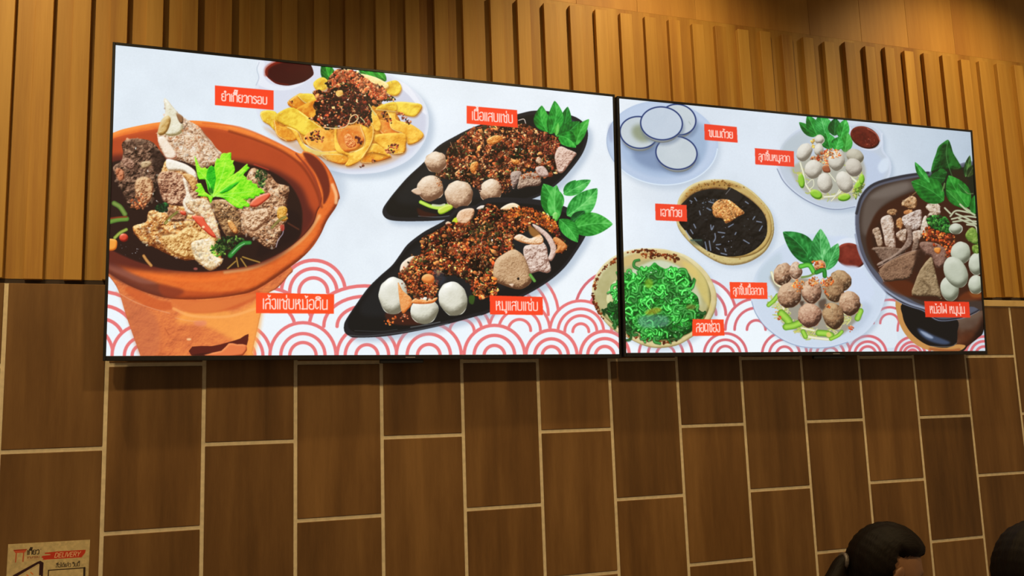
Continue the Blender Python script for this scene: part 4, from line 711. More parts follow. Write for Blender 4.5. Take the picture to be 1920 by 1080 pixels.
    for i in range(60):
        a = rr.uniform(0, 6.28); cx, cy = 600+300*math.cos(a)*rr.uniform(.8,1.02), 680+190*math.sin(a)*rr.uniform(.8,1.05)
        if cy < 520: continue
        b = rr.uniform(0, 3.1); l = rr.uniform(20, 60); stroke(cv, cP((cx, cy), (cx+l*math.cos(b), cy+l*.6*math.sin(b)), (cx+l*1.4*math.cos(b+.7), cy+l*math.sin(b+.7))), rr.uniform(1.4,2.4), 0, cols=[(150,145,80),rr.choice([(225,220,180),(220,205,110),(190,205,110)])])
    for a, w in ((((310,540),(340,640),(360,740),(410,820)), 4), (((540,870),(640,860),(700,820)), 4.2), (((610,910),(660,850),(690,800)), 2.4), (((750,640),(800,680),(850,720)), 5), (((580,630),(620,680),(650,720)), 2.2), (((380,740),(430,700),(440,760),(400,800)), 2)): stroke(cv, cP(*a), w, 0, cols=[(165,165,130),(236,236,215)])
    for q, rx, ry, rot in (((322,715),6,14,-8), ((465,845),12,8,28), ((735,875),12,7,-8), ((870,770),7,12,20), ((905,700),5,10,0)):
        shaded(cv, ell(*cP(q)[0], rx, ry, rot), [(60,110,15),(130,190,45),(190,225,100)], r=4)
    dots(cv, cP((800,830),(900,740),(930,760),(860,880)), 60, (.8,1.8), [(110,130,50),(160,165,80),(90,110,40)], 181, asp=2.5)
    PB=[(120,112,98),(200,194,180),(228,225,214)]
    def pb(x, y, rx, ry, rot, s, cs=PB): q = cP((x, y))[0]; shaded(cv, ell(q[0], q[1], rx/5.144, ry/5.144, rot, wob=.035, seed=s), cs, r=13, bump=.15, bs=5, seed=182+s, tone=.12, bias=.04)
    pb(350,440,70,95,30,1); pb(495,320,50,50,0,2); pb(490,420,45,70,0,3); pb(840,480,90,70,35,4,[(100,92,75),(176,170,150),(205,200,182)]); pb(825,585,78,92,-25,5,[(110,100,88),(186,178,164),(214,208,195)])
    dots(cv, cP((520,430),(600,400),(700,440),(620,520),(560,590),(510,540),(400,510),(440,480)), 150, (.8,1.8), [(215,95,45),(235,130,70),(190,70,35),(245,170,110)], 190, asp=2.6); shaded(cv, cP((525,580),(580,570),(600,630),(540,630)), [(90,40,20),(150,80,50),(190,120,80)], r=3)
    pb(438,605,84,92,10,6); pb(660,522,82,100,0,7); pb(548,738,72,102,-8,8); pb(738,728,76,112,-22,9)
    dots(cv, cP((600,440),(650,420),(700,470),(640,500),(600,490)), 40, (.8,1.6), [(230,140,70),(215,100,45)], 191, asp=2.5); dots(cv, cP((420,310),(450,330),(440,400),(420,380)), 14, (1,2), [(235,190,90)], 192)
    label(cv, [(1415.2,277.8),(1488.3,283.6),(1489.3,312.8),(1416.3,308.2)], 'ลูกชิ้นหมูลวก', .09, .9, .33, .7, 1.5, (236,66,42))
    # ---- meatball plate
    p2 = cQ((80,620),(90,500),(130,390),(220,270),(330,180),(480,100),(620,80),(780,100),(900,120),(1100,300),(1190,520),(1180,640),(1120,780),(1020,900),(880,980),(740,1020),(600,1028),(460,1010),(330,950),(200,850),(120,740))
    shadow([(x+5, y+6) for x, y in p2], .45, 7); flat(cv, p2, (208,220,236)); c0 = cQ((640,560))[0]; flat(cv, [(c0[0]*.04+x*.96, c0[1]*.04+y*.96) for x, y in p2], (204,217,234), 1, 1)
    flat(cv, cQ((760,130),(900,120),(960,280),(1080,560),(980,800),(820,700),(780,400)), (206,218,238), .9, 6); flat(cv, cQ((130,420),(300,240),(330,320),(220,500),(200,640)), (190,206,218), .8, 7); flat(cv, cQ((970,700),(1010,640),(1080,700),(980,860),(880,880)), (178,192,210), .6, 7)
    stroke(cv, cQ((85,640),(120,740),(200,850),(330,950),(460,1005),(600,1024),(740,1016),(880,976)), 1.5, (130,150,185), .8)
    flat(cv, ell(*cQ((890,260))[0], 34, 33, 20), (222,230,242), .9, 1); shaded(cv, ell(*cQ((905,262))[0], 29, 23, 22), [(60,18,14),(110,34,24),(150,60,45)], r=4, tone=.4, ts=10)
    flat(cv, cQ((780,320),(860,340),(990,370),(1100,560),(1000,600),(820,480)), (206,218,238), .9, 3)
    leaf(cv, cQ((590,330))[0], cQ((345,65))[0], 44, (8,75,25),(25,120,45),(65,170,80), veins=5, bend=.08, split=.16)
    leaf(cv, cQ((560,290))[0], cQ((655,40))[0], 26, (15,95,35),(45,150,65),(110,205,120), veins=7, bend=.1); leaf(cv, cQ((690,370))[0], cQ((655,40))[0], 38, (25,110,45),(70,170,85),(140,215,145), veins=7, bend=-.05); leaf(cv, cQ((700,380))[0], cQ((800,160))[0], 26, (25,110,45),(70,170,85),(140,215,145), veins=6)
    flat(cv, cQ((250,420),(330,620),(330,800),(450,880),(640,940),(820,920),(930,820),(980,740),(700,500)), (120,100,60), .55, 4)
    rr = random.Random(18)
    for i in range(120):
        t = rr.uniform(.15, 3.3); cx, cy = 620+340*math.cos(t)*rr.uniform(.75,1.0), 600+330*math.sin(t)*rr.uniform(.75,1.02)
        b = rr.uniform(0, 3.1); l = rr.uniform(20, 70); stroke(cv, cQ((cx, cy), (cx+l*math.cos(b), cy+l*.6*math.sin(b)), (cx+l*1.4*math.cos(b+.7), cy+l*math.sin(b+.7))), rr.uniform(1.4,2.6), 0, cols=[(150,150,70),rr.choice([(228,226,180),(222,215,130),(185,210,100)])])
    for a, w in ((((250,400),(280,480),(330,520)), 5), (((320,600),(350,700)), 5), (((540,930),(640,945),(740,955)), 5), (((500,860),(600,880)), 4)): stroke(cv, cQ(*a), w, 0, cols=[(190,185,130),(240,238,210)])
    for a, w in ((((225,670),(270,630),(300,590)), 8), (((330,740),(380,790),(400,830)), 15), (((370,850),(430,840),(480,820)), 13), (((640,900),(700,905),(740,920)), 12), (((740,950),(800,920),(830,890)), 7), (((510,890),(530,930)), 9), (((960,780),(985,720)), 11)): stroke(cv, cQ(*a), w, 0, cols=[(70,130,20),(165,215,80)])
    flat(cv, ell(*cQ((722,915))[0], 4.5, 5), (225,200,110), .9, 1); dots(cv, cQ((860,860),(920,840),(920,880),(880,890)), 12, (1,2), [(205,70,35),(225,110,60)], 200); dots(cv, cQ((250,690),(290,680),(340,800),(310,800)), 8, (1,2), [(215,90,45)], 201)
    BF=[(62,38,26),(168,126,96),(216,184,152)]
    def bb(x, y, rx, ry, rot, s, cs=BF): q = cQ((x, y))[0]; E_ = ell(q[0], q[1], rx/4.407, ry/4.407, rot, wob=.05, seed=s); shaded(cv, E_, cs, r=17, bump=.42, bs=4, seed=202+s, tone=.35, ts=6, bias=.04); mottle(cv, [(q[0]+(x_-q[0])*.85, q[1]+(y_-q[1])*.85) for x_, y_ in E_], 55, [cs[2], tuple(int(v*.75) for v in cs[1]), tuple(min(255, v+15) for v in cs[2])], (.6, 1.8), .35, s)
    BF2=[(58,38,24),(150,112,78),(200,168,126)]
    bb(345,415,78,96,20,1); bb(450,390,52,76,0,2,[(80,50,35),(190,150,122),(228,202,176)]); bb(820,470,92,86,40,3,BF2); bb(650,350,50,52,0,4,[(90,45,25),(200,130,90),(230,180,140)]); bb(765,540,80,110,-10,5,BF2)
    bb(398,590,98,108,20,6); bb(580,560,84,104,0,7,[(70,42,30),(178,134,106),(222,190,160)]); bb(895,655,88,106,-10,8); bb(565,755,100,102,0,9,[(70,42,32),(176,130,104),(218,184,156)]); bb(760,760,86,112,-15,10,BF2)
    flat(cv, cQ((640,640),(700,620),(690,700),(650,700)), (50,25,15), .6, 3); flat(cv, cQ((480,640),(520,640),(500,680)), (50,25,15), .7, 2)
    for reg, n in ((((420,480),(500,460),(520,520),(480,560),(430,540)), 60), (((560,460),(620,430),(640,470),(600,510),(560,500)), 50), (((660,460),(740,440),(760,490),(700,530),(720,590),(680,560)), 80), (((580,310),(640,300),(680,340),(640,370)), 30), (((690,670),(730,670),(730,700)), 10)):
        dots(cv, cQ(*reg), n, (.8,1.9), [(225,120,55),(240,155,85),(205,95,40),(190,80,35)], 210+n, asp=2.2)
    stroke(cv, cQ((490,350),(560,340),(600,400)), 9, 0, cols=[(20,110,20),(110,205,70)]); stroke(cv, cQ((620,400),(680,380),(690,430)), 8, 0, cols=[(15,80,20),(50,145,50)]); stroke(cv, cQ((500,440),(560,430),(600,410)), 4, (110,140,60), .9)
    label(cv, [(1367.8,528.8),(1438,530),(1439.3,560.6),(1370,559.8)], 'ลูกชิ้นเนื้อลวก', .08, .91, .34, .74, 1.5, (248,72,36))
    # ---- hot pot
    stand = cU((160,190),(250,190),(260,330),(330,560),(470,760),(640,870),(900,925),(1040,910),(1110,860),(1250,880),(1400,830),(1530,640),(1530,900),(1200,990),(1000,1000),(700,970),(500,900),(320,720),(200,500))
    flat(cv, cU((250,200),(1535,100),(1535,640),(1440,780),(1290,900),(1190,990),(900,990),(600,930),(400,760),(280,560)), (16,12,12), 1, 0)
    shaded(cv, cU((1100,470),(1200,440),(1500,350),(1535,400),(1535,620),(1420,790),(1250,920),(1100,940),(1120,800),(1090,620)), [(30,12,8),(78,44,28),(110,84,66)], r=14, tone=.35, ts=20, seed=220)
    flat(cv, cU((1130,480),(1350,440),(1530,330),(1500,450),(1380,620),(1150,640)), (96,80,70), .6, 7); flat(cv, cU((1150,760),(1400,700),(1300,880),(1150,930)), (92,42,18), .6, 8)
    flat(cv, cU((160,200),(250,215),(258,360),(300,540),(420,720),(600,860),(760,915),(960,930),(1100,880),(1250,900),(1130,985),(800,985),(560,930),(380,800),(250,620),(180,400)), (196,142,78)); stroke(cv, cU((700,950),(1000,975),(1150,960)), 5, (150,72,36), .7, soft=3)
    flat(cv, cU((255,260),(600,350),(1100,480),(1120,700),(1110,850),(1040,910),(900,925),(700,890),(520,790),(380,650),(300,500)), (14,13,15))
    flat(cv, cU((500,640),(560,640),(760,740),(960,820),(1010,860),(900,880),(700,830),(560,740)), (70,88,120), .8, 3); flat(cv, cU((540,670),(620,690),(740,760),(720,790),(620,750)), (165,180,205), .8, 2); stroke(cv, cU((700,905),(900,915),(1040,905),(1110,860)), 1.4, (150,140,130), .6)
    pot = [(1604,415),(1606,390),(1614,368),(1632,347),(1655,337),(1690,329),(1720,326),(1760,320),(1850,320),(1860,560),(1845,575),(1826,588),(1800,597),(1760,600)]+cU((600,350),(420,290),(250,225),(100,130),(0,50))+[(1636,515),(1617,480),(1607,445)]
    flat(cv, [(x-1, y+1.5) for x, y in pot], (130,140,165), .9, 1); shaded(cv, pot, [(20,18,24),(72,74,88),(120,126,145)], r=4, depth=.6)
    stroke(cv, [(1604,440),(1612,475),(1632,512),(1660,543),(1700,567),(1740,580)], 4, (150,160,182), .9, soft=1); stroke(cv, [(1606,400),(1616,368),(1640,345),(1690,331),(1740,324)], 5, (44,44,52), 1, soft=1)
    flat(cv, [(1612,430),(1612,400),(1622,372),(1645,350),(1700,336),(1760,328),(1850,328),(1850,560),(1820,575),(1770,580),(1720,568),(1670,535),(1632,495),(1617,460)], (62,48,42), 1, 1)
    flat(cv, [(1616,430),(1622,380),(1650,354),(1700,340),(1730,345),(1690,365),(1650,390),(1630,440)], (104,92,84), .75, 6); flat(cv, [(1630,370),(1660,352),(1700,342),(1700,356),(1660,370)], (128,118,110), .5, 6)
    flat(cv, [(1624,450),(1632,420),(1650,392),(1690,368),(1740,355),(1850,350),(1850,545),(1815,560),(1760,568),(1705,556),(1660,525),(1634,488)], (58,26,14), 1, 3)
    flat(cv, cR((260,800),(400,790),(480,830),(460,910),(360,890),(280,840)), (92,38,14), .8, 4); flat(cv, cR((850,880),(960,880),(960,930),(800,940)), (110,48,18), .8, 4); flat(cv, cR((180,450),(260,340),(360,300),(300,420),(200,560)), (44,24,18), .7, 4)
    HM=[(92,58,38),(186,156,132),(222,204,188)]
    def h(p, cs=HM, r=4, b=.7, s=1, er=.2, sm=6, bs=5): shaded(cv, cR(*p), cs, r=r, bump=b, bs=bs, seed=230+s, tone=.35, ts=8, erode=er, smooth=sm); mottle(cv, cR(*p), 45, [cs[2], cs[1], tuple(int(v*.7) for v in cs[1]), tuple(min(255, v+18) for v in cs[2])], (.6, 2), .4, s, smooth=sm)
    h(((385,235),(450,185),(490,195),(500,240),(480,275),(420,265)), [(100,60,30),(190,145,100),(222,190,150)]); h(((285,290),(330,275),(355,295),(330,320),(290,315)), [(90,50,25),(160,115,75),(190,150,105)], s=2)
    h(((400,300),(440,280),(470,300),(430,320)), [(120,60,20),(180,110,60),(200,140,90)], s=3); h(((560,260),(620,228),(665,255),(660,310),(620,330),(570,330),(590,300)), [(110,80,60),(200,180,155),(230,218,200)], s=4)
    h(((350,360),(380,340),(400,380),(380,420),(355,400)), [(110,55,20),(170,110,60),(200,150,100)], s=5); h(((390,340),(440,310),(520,280),(535,320),(525,400),(470,430),(410,400)), [(110,80,68),(190,170,158),(226,214,206)], s=6, b=1)
    h(((235,360),(270,325),(310,325),(330,370),(335,440),(345,550),(300,565),(270,540),(255,460)), [(110,75,58),(196,172,152),(226,212,200)], r=6, s=7); h(((175,430),(220,410),(240,460),(250,540),(215,545),(195,480)), [(90,60,40),(168,138,112),(205,182,160)], s=8)
    h(((350,450),(420,420),(420,480),(400,520),(360,490)), s=9); h(((470,440),(530,435),(530,480),(500,520),(465,500)), s=10); h(((525,420),(545,340),(570,330),(580,420),(560,470),(525,460)), [(110,85,65),(200,182,160),(228,216,200)], s=11)
    LV=[(46,30,22),(118,90,74),(160,134,114)]
    h(((170,560),(260,550),(360,560),(420,580),(300,660),(230,640),(200,590)), LV, 4, .5, 12, .15, 2, 3); h(((415,400),(450,400),(468,460),(460,530),(400,590),(300,650),(230,690),(215,670),(330,610),(410,530),(430,460)), [(60,42,34),(130,104,90),(170,146,130)], 4, .4, 13, 0, 5, 3)
    h(((480,500),(510,490),(505,560),(460,590)), LV, 3, .4, 14, 0); h(((225,715),(330,640),(450,590),(525,570),(510,620),(480,700),(440,780),(350,795),(260,800)), [(50,32,22),(126,92,70),(164,128,100)], 5, .55, 15, .1, 2, 2.6)
    stroke(cv, cR((222,700),(350,625),(460,583),(525,572)), 1.6, (190,160,140), .8); stroke(cv, cR((222,735),(260,800)), 1.4, (165,130,105), .8)
    h(((520,520),(620,520),(700,560),(720,620),(690,690),(640,700),(600,620),(540,600)), [(60,36,28),(128,92,78),(160,126,108)], 6, .5, 16, .1, 5, 3); flat(cv, cR((500,560),(560,600),(530,700),(500,740),(480,700)), (50,26,18), .8, 3)
    h(((600,620),(620,680),(650,800),(680,930),(640,910),(560,910),(460,900),(480,820),(520,720)), [(62,44,28),(140,116,84),(182,158,122)], 5, .55, 17, .1, 2, 2.6); stroke(cv, cR((545,800),(590,850),(560,890)), 4, (70,50,30), .5, soft=3)
    dots(cv, cR((540,470),(560,400),(640,430),(760,470),(780,520),(740,620),(700,620),(700,560),(620,540)), 190, (1.2,2.6), [(205,95,35),(180,70,30),(225,135,65),(150,55,25),(120,45,25)], 250)
    shaded(cv, cR((625,560),(670,560),(660,600),(630,590)), [(150,70,20),(215,130,50),(235,170,90)], r=3)
    for reg, s in ((((565,350),(640,320),(680,370),(660,430),(600,410)), 1), (((650,380),(700,330),(750,400),(745,450),(680,440)), 2)): shaded(cv, cR(*reg), [(5,45,15),(25,105,30),(70,150,60)], r=3, bump=1.3, bs=4, seed=s+5, tone=.8, ts=4, erode=.9)
    dots(cv, cR((570,340),(680,330),(750,420),(740,450),(620,420)), 80, (1,2.4), [(15,70,20),(45,125,40),(85,160,65),(10,40,15)], 251, asp=2.2)
    EW=[(96,98,80),(176,182,162),(208,212,196)]
    def eg(x, y, rx, ry, rot, s): q = cR((x, y))[0]; shaded(cv, ell(q[0], q[1], rx/3.858, ry/3.858, rot, wob=.02, seed=s), EW, r=14, bump=.05, bs=8, seed=s, tone=.08, bias=.06)
    eg(780,420,50,40,0,5); eg(815,595,72,82,0,1); eg(930,675,58,80,0,2); eg(925,825,55,70,0,3); flat(cv, cR((870,870),(900,890),(960,890),(960,915),(900,915)), (150,85,30), .6, 3)
    h(((860,440),(900,410),(940,450),(940,530),(890,520),(850,480)), [(50,80,20),(105,140,50),(150,175,85)], 5, .3, 20, 0); h(((900,545),(945,540),(945,595),(905,590)), [(60,90,20),(110,145,50),(150,180,80)], 4, .3, 21, 0)
    eg(735,855,66,90,-12,6); eg(780,735,82,118,-28,4)
    for a in (((740,330),(780,290),(860,300),(940,320)), ((750,350),(850,330),(950,340)), ((820,250),(880,290),(950,320)), ((760,370),(850,360),(950,370)), ((780,310),(870,350),(950,400)), ((860,390),(920,400),(940,450)), ((700,270),(740,310)), ((800,345),(880,380),(950,385))): stroke(cv, cR(*a), 3.6, 0, cols=[(120,120,85),(196,200,172)])
    # basil over the pot
    DG=[(4,40,10),(14,80,22),(40,125,45)]
    flat(cv, cS((590,560),(700,480),(960,500),(1090,480),(1180,500),(1180,1080),(1040,1000),(820,900),(620,740)), (22,28,16), 1, 2)
    shaded(cv, cS((580,560),(600,440),(640,330),(670,240),(730,185),(795,150),(830,220),(860,320),(920,420),(965,510),(900,540),(760,520),(650,540)), DG, r=4, bump=.5, bs=10, seed=260, tone=.5, smooth=4)
    flat(cv, cS((780,230),(850,330),(940,480),(860,480),(800,380)), (36,110,36), .7, 4); flat(cv, cS((720,230),(770,220),(790,420),(760,520),(700,450)), (18,40,18), .6, 5); stroke(cv, cS((790,160),(770,330),(800,480),(850,620)), 1.8, (80,140,70), .6)
    flat(cv, cS((850,520),(960,520),(1010,600),(1060,700),(960,740),(860,640)), (44,26,16), .7, 4)
    leaf(cv, cS((1015,620))[0], cS((1070,345))[0], 13, (20,50,20),(50,100,40),(90,130,60), veins=3); leaf(cv, cS((1040,620))[0], cS((1130,460))[0], 14, (20,40,16),(40,60,24),(70,80,40), veins=3)
    leaf(cv, cS((780,560))[0], cS((640,600))[0], 20, (8,55,15),(20,90,28),(45,120,45)); leaf(cv, cS((760,640))[0], cS((560,620))[0], 26, (8,50,15),(16,80,25),(40,115,40))
    leaf(cv, cS((740,920))[0], cS((330,680))[0], 46, (12,80,20),(28,120,34),(60,160,60), veins=6, bend=.06); leaf(cv, cS((560,690))[0], cS((375,430))[0], 15, (12,90,22),(35,140,45),(80,180,80), veins=5, bend=-.05)
    leaf(cv, cS((1050,1000))[0], cS((800,600))[0], 44, (14,85,20),(32,130,36),(62,165,60), veins=6, bend=-.04); leaf(cv, cS((1040,830))[0], cS((920,700))[0], 12, (20,90,25),(45,130,45),(80,160,75)); leaf(cv, cS((1120,1090))[0], cS((1130,850))[0], 18, (14,80,20),(30,115,34),(55,145,55))
    leaf(cv, cS((1000,1010))[0], cS((770,780))[0], 18, (16,90,24),(36,125,38),(70,160,60), veins=3); stroke(cv, cS((740,760),(750,700),(720,800)), 2.4, (110,150,80), .8); stroke(cv, cS((945,965),(1030,1040),(1130,1100)), 4, 0, cols=[(110,120,80),(190,205,165)])
    stroke(cv, cS((1010,800),(1050,830),(1110,830)), 1.6, (120,140,90), .8); stroke(cv, cS((340,850),(390,810)), 2, (140,110,70), .8)
    label(cv, [(1733,564.6),(1817,566),(1819,595.5),(1735.2,594.8)], 'หม้อไฟ หมูนุ่ม', .11, .9, .31, .74, 1.5, (226,56,28))
    # fine grain over the whole picture; the right-hand dimming is already painted above
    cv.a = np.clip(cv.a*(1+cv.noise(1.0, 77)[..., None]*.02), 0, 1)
    return cv
# ---------------------------------------------------------------- room shell
XL, XR = -3.0, 17.0
TOPT = .880                                      # top edge of the tiling, wall units above the joint
H = 1.78100642                                    # tile pitch in columns
bm = bmesh.new(); box(bm, XL*U, XR*U, -.0012, .16, 0, Z0+TOPT*U-.001); box(bm, XL*U, XR*U, .03, .16, Z0+TOPT*U-.001, CEIL)
wall = struct(bm_obj('wall_back', bm, M_GROUT))
g = .0215; TT = .0105
def tile_me(n, h): return boxme('tile', g*U, (1-g)*U, 0, TT, 0, h, bev=.0012)
bot = -Z0/U; cache = {}
for i in range(int(XL), int(XR)):
    z = (.5 if i % 2 == 0 else 1.0)*H; top = .785-.018 if i >= 7 else TOPT-.004
    while z > bot:
        a, b = max(z-H, bot), min(z, TOPT)
        if b > a+.05:
            a2 = a+g; b2 = min(b-g if b < TOPT-.01 else top, top)
            key = round(b2-a2, 3)
            if key not in cache: cache[key] = tile_me('tile', (b2-a2)*U)
            link('tile', cache[key], M_TILE, wall, (i*U, -TT+.0035+.0035, Z0+a2*U)).location.y = -.0035
        z -= H
# the near-black strip painting the gap's shade, the grooved backing and the slats standing proud of it
zb, zt = Z0+.93*U, Z0+4.84*U
bm = bmesh.new(); box(bm, XL*U, XR*U, +.05*U, .03, zb, zt+.02); bm_obj('backing_board', bm, M_SLAT, wall)
p = .38268; rnd = random.Random(3); sm = {}
for k in range(-15, 38):
    X = 2.8359+p*k
    if X < XL or X+p*.5 > XR: continue
    h = zt-zb+rnd.choice([-.003, -.001, 0, .002, .003]); dz = rnd.choice([0, -.0015, -.003, .001])
    key = round(h, 4)
    if key not in sm: sm[key] = boxme('slat', 0, p*.475*U, -.02*U, .05*U, 0, h, bev=.0008)
    link('slat', sm[key], M_SLAT, wall, (X*U, 0, zb+dz))
x = XL; k = 0
while x < XR:                                     # smooth boards above the slats
    wdt = .92+.1*rnd.random(); bm = bmesh.new(); box(bm, x*U, (min(x+wdt, XR))*U-.0006, +.058*U, .03, zt+.021, CEIL, bev=.0006); bm_obj('panel_board', bm, M_BOARD, wall); x += wdt
bm = bmesh.new(); box(bm, XL*U, XR*U, .012, .0299, Z0+.86*U, zb+.001); bm_obj('shadow_gap', bm, M_DARKGAP, wall)  # dark-coloured strip in the recess, standing in for its shade
tr = struct(bm_obj('trim_1', (lambda b: (box(b, 7.02*U, XR*U, -.0075, .0025, Z0+.777*U, Z0+.874*U, bev=.001), b)[1])(bmesh.new()), M_TRIM))
M_FLOOR = plain('grey_floor', (.16, .12, .09), .45, noise=.25, scale=6); M_CEIL = plain('dark_ceiling', (.16, .10, .06), .8, noise=.1, scale=4)
bm = bmesh.new(); box(bm, XL*U, XR*U, -4.2, .16, -.12, 0); struct(bm_obj('floor', bm, M_FLOOR))
bm = bmesh.new(); box(bm, XL*U, XR*U, -4.2, .16, CEIL, CEIL+.1); struct(bm_obj('ceiling', bm, M_CEIL))
# ceiling fittings that carry the lamps
M_WHITE = plain('white_enamel', (.7, .68, .62), .4, noise=.04); 
M_GLOW, nt, b = mat('lamp_glow'); b.inputs['Emission Color'].default_value = (1, .78, .5, 1); b.inputs['Emission Strength'].default_value = 4
def ring(bm, r0, r1, z0, z1, n=24):
    o = [[bm.verts.new((r*math.cos(2*math.pi*i/n), r*math.sin(2*math.pi*i/n), z)) for i in range(n)] for r, z in ((r1, z1), (r1, z0), (r0, z0), (r0, z1))]
    for a in range(4):
        for i in range(n): bm.faces.new((o[a][i], o[a][(i+1) % n], o[(a+1) % 4][(i+1) % n], o[(a+1) % 4][i]))
for i, (x, y) in enumerate(DOWN):
    e = empty('downlight', (x, y, CEIL)); thing(e, 'round white recessed downlight, %s of the row over the tables, above the frame' % ('leftmost', 'middle', 'rightmost')[i], 'lamp', 'downlights over the tables')
    bm = bmesh.new(); ring(bm, .075, .1, -.014, 0); bm_obj('trim_ring', bm, M_WHITE, e)
    bm = bmesh.new(); bmesh.ops.create_cone(bm, cap_ends=True, segments=24, radius1=.074, radius2=.074, depth=.004); bm_obj('diffuser', bm, M_GLOW, e, (0, 0, -.004))
for i, (X, en) in enumerate(WASH):
    e = empty('wall_washer', (X*U, -.58, CEIL)); thing(e, 'small white spotlight close to the wall, %s, above the frame' % ('over the gap between screens', 'over the right screen end', 'left of the screens')[i], 'lamp', 'wall washers over the slats')
    bm = bmesh.new(); box(bm, -.012, .012, -.012, .012, -.045, 0); bm_obj('bracket', bm, M_WHITE, e)
    bm = bmesh.new(); ring(bm, .032, .04, -.1, -.045); bm_obj('lamp_can', bm, M_WHITE, e)
# ---------------------------------------------------------------- pictures
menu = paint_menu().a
cv0 = (185, 70, 2)
def rectify(quad, w, h):
    """the artwork above is drawn foreshortened; flatten the part inside quad (TL,TR,BR,BL) to a w x h picture"""
    A = []; B = []
    for (u, v), (x, y) in zip(((0, 0), (w, 0), (w, h), (0, h)), quad):
        A += [[u, v, 1, 0, 0, 0, -u*x, -v*x], [0, 0, 0, u, v, 1, -u*y, -v*y]]; B += [x, y]
    hm = np.append(np.linalg.solve(np.array(A), np.array(B)), 1).reshape(3, 3)
    uu, vv = np.meshgrid(np.arange(w)+.5, np.arange(h)+.5); d = hm[2, 0]*uu+hm[2, 1]*vv+1
    x = ((hm[0, 0]*uu+hm[0, 1]*vv+hm[0, 2])/d-cv0[0])*cv0[2]-.5; y = ((hm[1, 0]*uu+hm[1, 1]*vv+hm[1, 2])/d-cv0[1])*cv0[2]-.5
    src = blur1; x = np.clip(x, 0, src.shape[1]-1.01); y = np.clip(y, 0, src.shape[0]-1.01); xi = x.astype(int); yi = y.astype(int); fx = (x-xi)[..., None]; fy = (y-yi)[..., None]
    return (src[yi, xi]*(1-fx)+src[yi, xi+1]*fx)*(1-fy)+(src[yi+1, xi]*(1-fx)+src[yi+1, xi+1]*fx)*fy
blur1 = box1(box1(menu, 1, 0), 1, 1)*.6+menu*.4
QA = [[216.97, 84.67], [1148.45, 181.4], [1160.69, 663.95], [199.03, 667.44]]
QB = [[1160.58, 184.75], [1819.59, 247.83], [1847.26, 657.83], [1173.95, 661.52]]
# ---------------------------------------------------------------- screens
def screen(par, W, quad, res, label):
    x, Y, d, tilt, yaw, roll = par; Hh = W*9/16
    e = empty('menu_screen', (0, 0, 0)); thing(e, label, 'screen')
    ct, st = math.cos(tilt), math.sin(tilt); Rx = np.array([[1,0,0],[0,ct,-st],[0,st,ct]]); cy, sy = math.cos(yaw), math.sin(yaw); Ry = np.array([[cy,0,sy],[0,1,0],[-sy,0,cy]]); cr, sr = math.cos(roll), math.sin(roll); Rz = np.array([[cr,-sr,0],[sr,cr,0],[0,0,1]])
    Q = Ry@Rx@Rz
    # local axes: x right, y into the wall, z up
    rx, ry, rz = tw(Q[:, 0]), tw(Q[:, 2]), -tw(Q[:, 1])
    Mx = Matrix((rx, ry, rz)).transposed().to_4x4(); Mx.translation = P(x, Y, d); e.matrix_world = Mx
    w_, h_ = W*U, Hh*U; b = .0074; bb = .0125; T = .016
    me = bpy.data.meshes.new('display'); me.from_pydata([(0, 0, 0), (w_, 0, 0), (w_, 0, h_), (0, 0, h_), (0, .004, 0), (w_, .004, 0), (w_, .004, h_), (0, .004, h_)], [], [(0, 1, 2, 3), (5, 4, 7, 6), (4, 5, 1, 0), (3, 2, 6, 7), (4, 0, 3, 7), (1, 5, 6, 2)])
    uv = me.uv_layers.new(name='UVMap'); 
    for i, c in enumerate(((0, 0), (1, 0), (1, 1), (0, 1))): uv.data[i].uv = c
    for i in range(4, 24): uv.data[i].uv = (.5, .9)
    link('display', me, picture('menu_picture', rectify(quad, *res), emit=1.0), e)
    bm = bmesh.new()
    box(bm, -b, 0, -.003, T, -bb, h_+b, bev=.001); box(bm, w_, w_+b, -.003, T, -bb, h_+b, bev=.001); box(bm, 0, w_, -.003, T, h_, h_+b, bev=.001); box(bm, 0, w_, -.004, T, -bb, 0, bev=.001)
    bm_obj('bezel', bm, M_BLACK, e)
    bm = bmesh.new(); box(bm, 0, w_, .005, T-.001, 0, h_); bm_obj('back_cover', bm, M_BLACK, e)
    bm = bmesh.new(); box(bm, w_*.5-.02, w_*.5+.105, .002, T+.0, -bb-.011, -bb, bev=.002); bm_obj('sensor_bar', bm, M_BLACK, e)
    bm = bmesh.new(); box(bm, w_*.535, w_*.535+.028, -.0052, -.004, -.0085, -.0055); bm_obj('logo_plate', bm, M_SILVER, e)
    for s in (.25, .7):                                            # bracket arms back to the wall
        bm = bmesh.new(); y1 = (-d)*U-.02*U-.012
        box(bm, w_*s, w_*s+.05, T, max(T+.004, y1-.001), .08, .16); bm_obj('wall_bracket', bm, M_BLACK, e)
        bm = bmesh.new(); box(bm, w_*s, w_*s+.05, T, max(T+.004, (-d)*U-.02*U+.62*tilt-.012), .60, .68); bm_obj('wall_bracket', bm, M_BLACK, e)
    return e
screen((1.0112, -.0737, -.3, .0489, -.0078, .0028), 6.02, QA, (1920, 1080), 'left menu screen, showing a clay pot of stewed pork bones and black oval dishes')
screen((7.1084, -.0691, -.3, .048, .0079, .0019), 5.9388, QB, (1600, 900), 'right menu screen, showing green noodles, meatball plates, coconut cups and a hot pot')
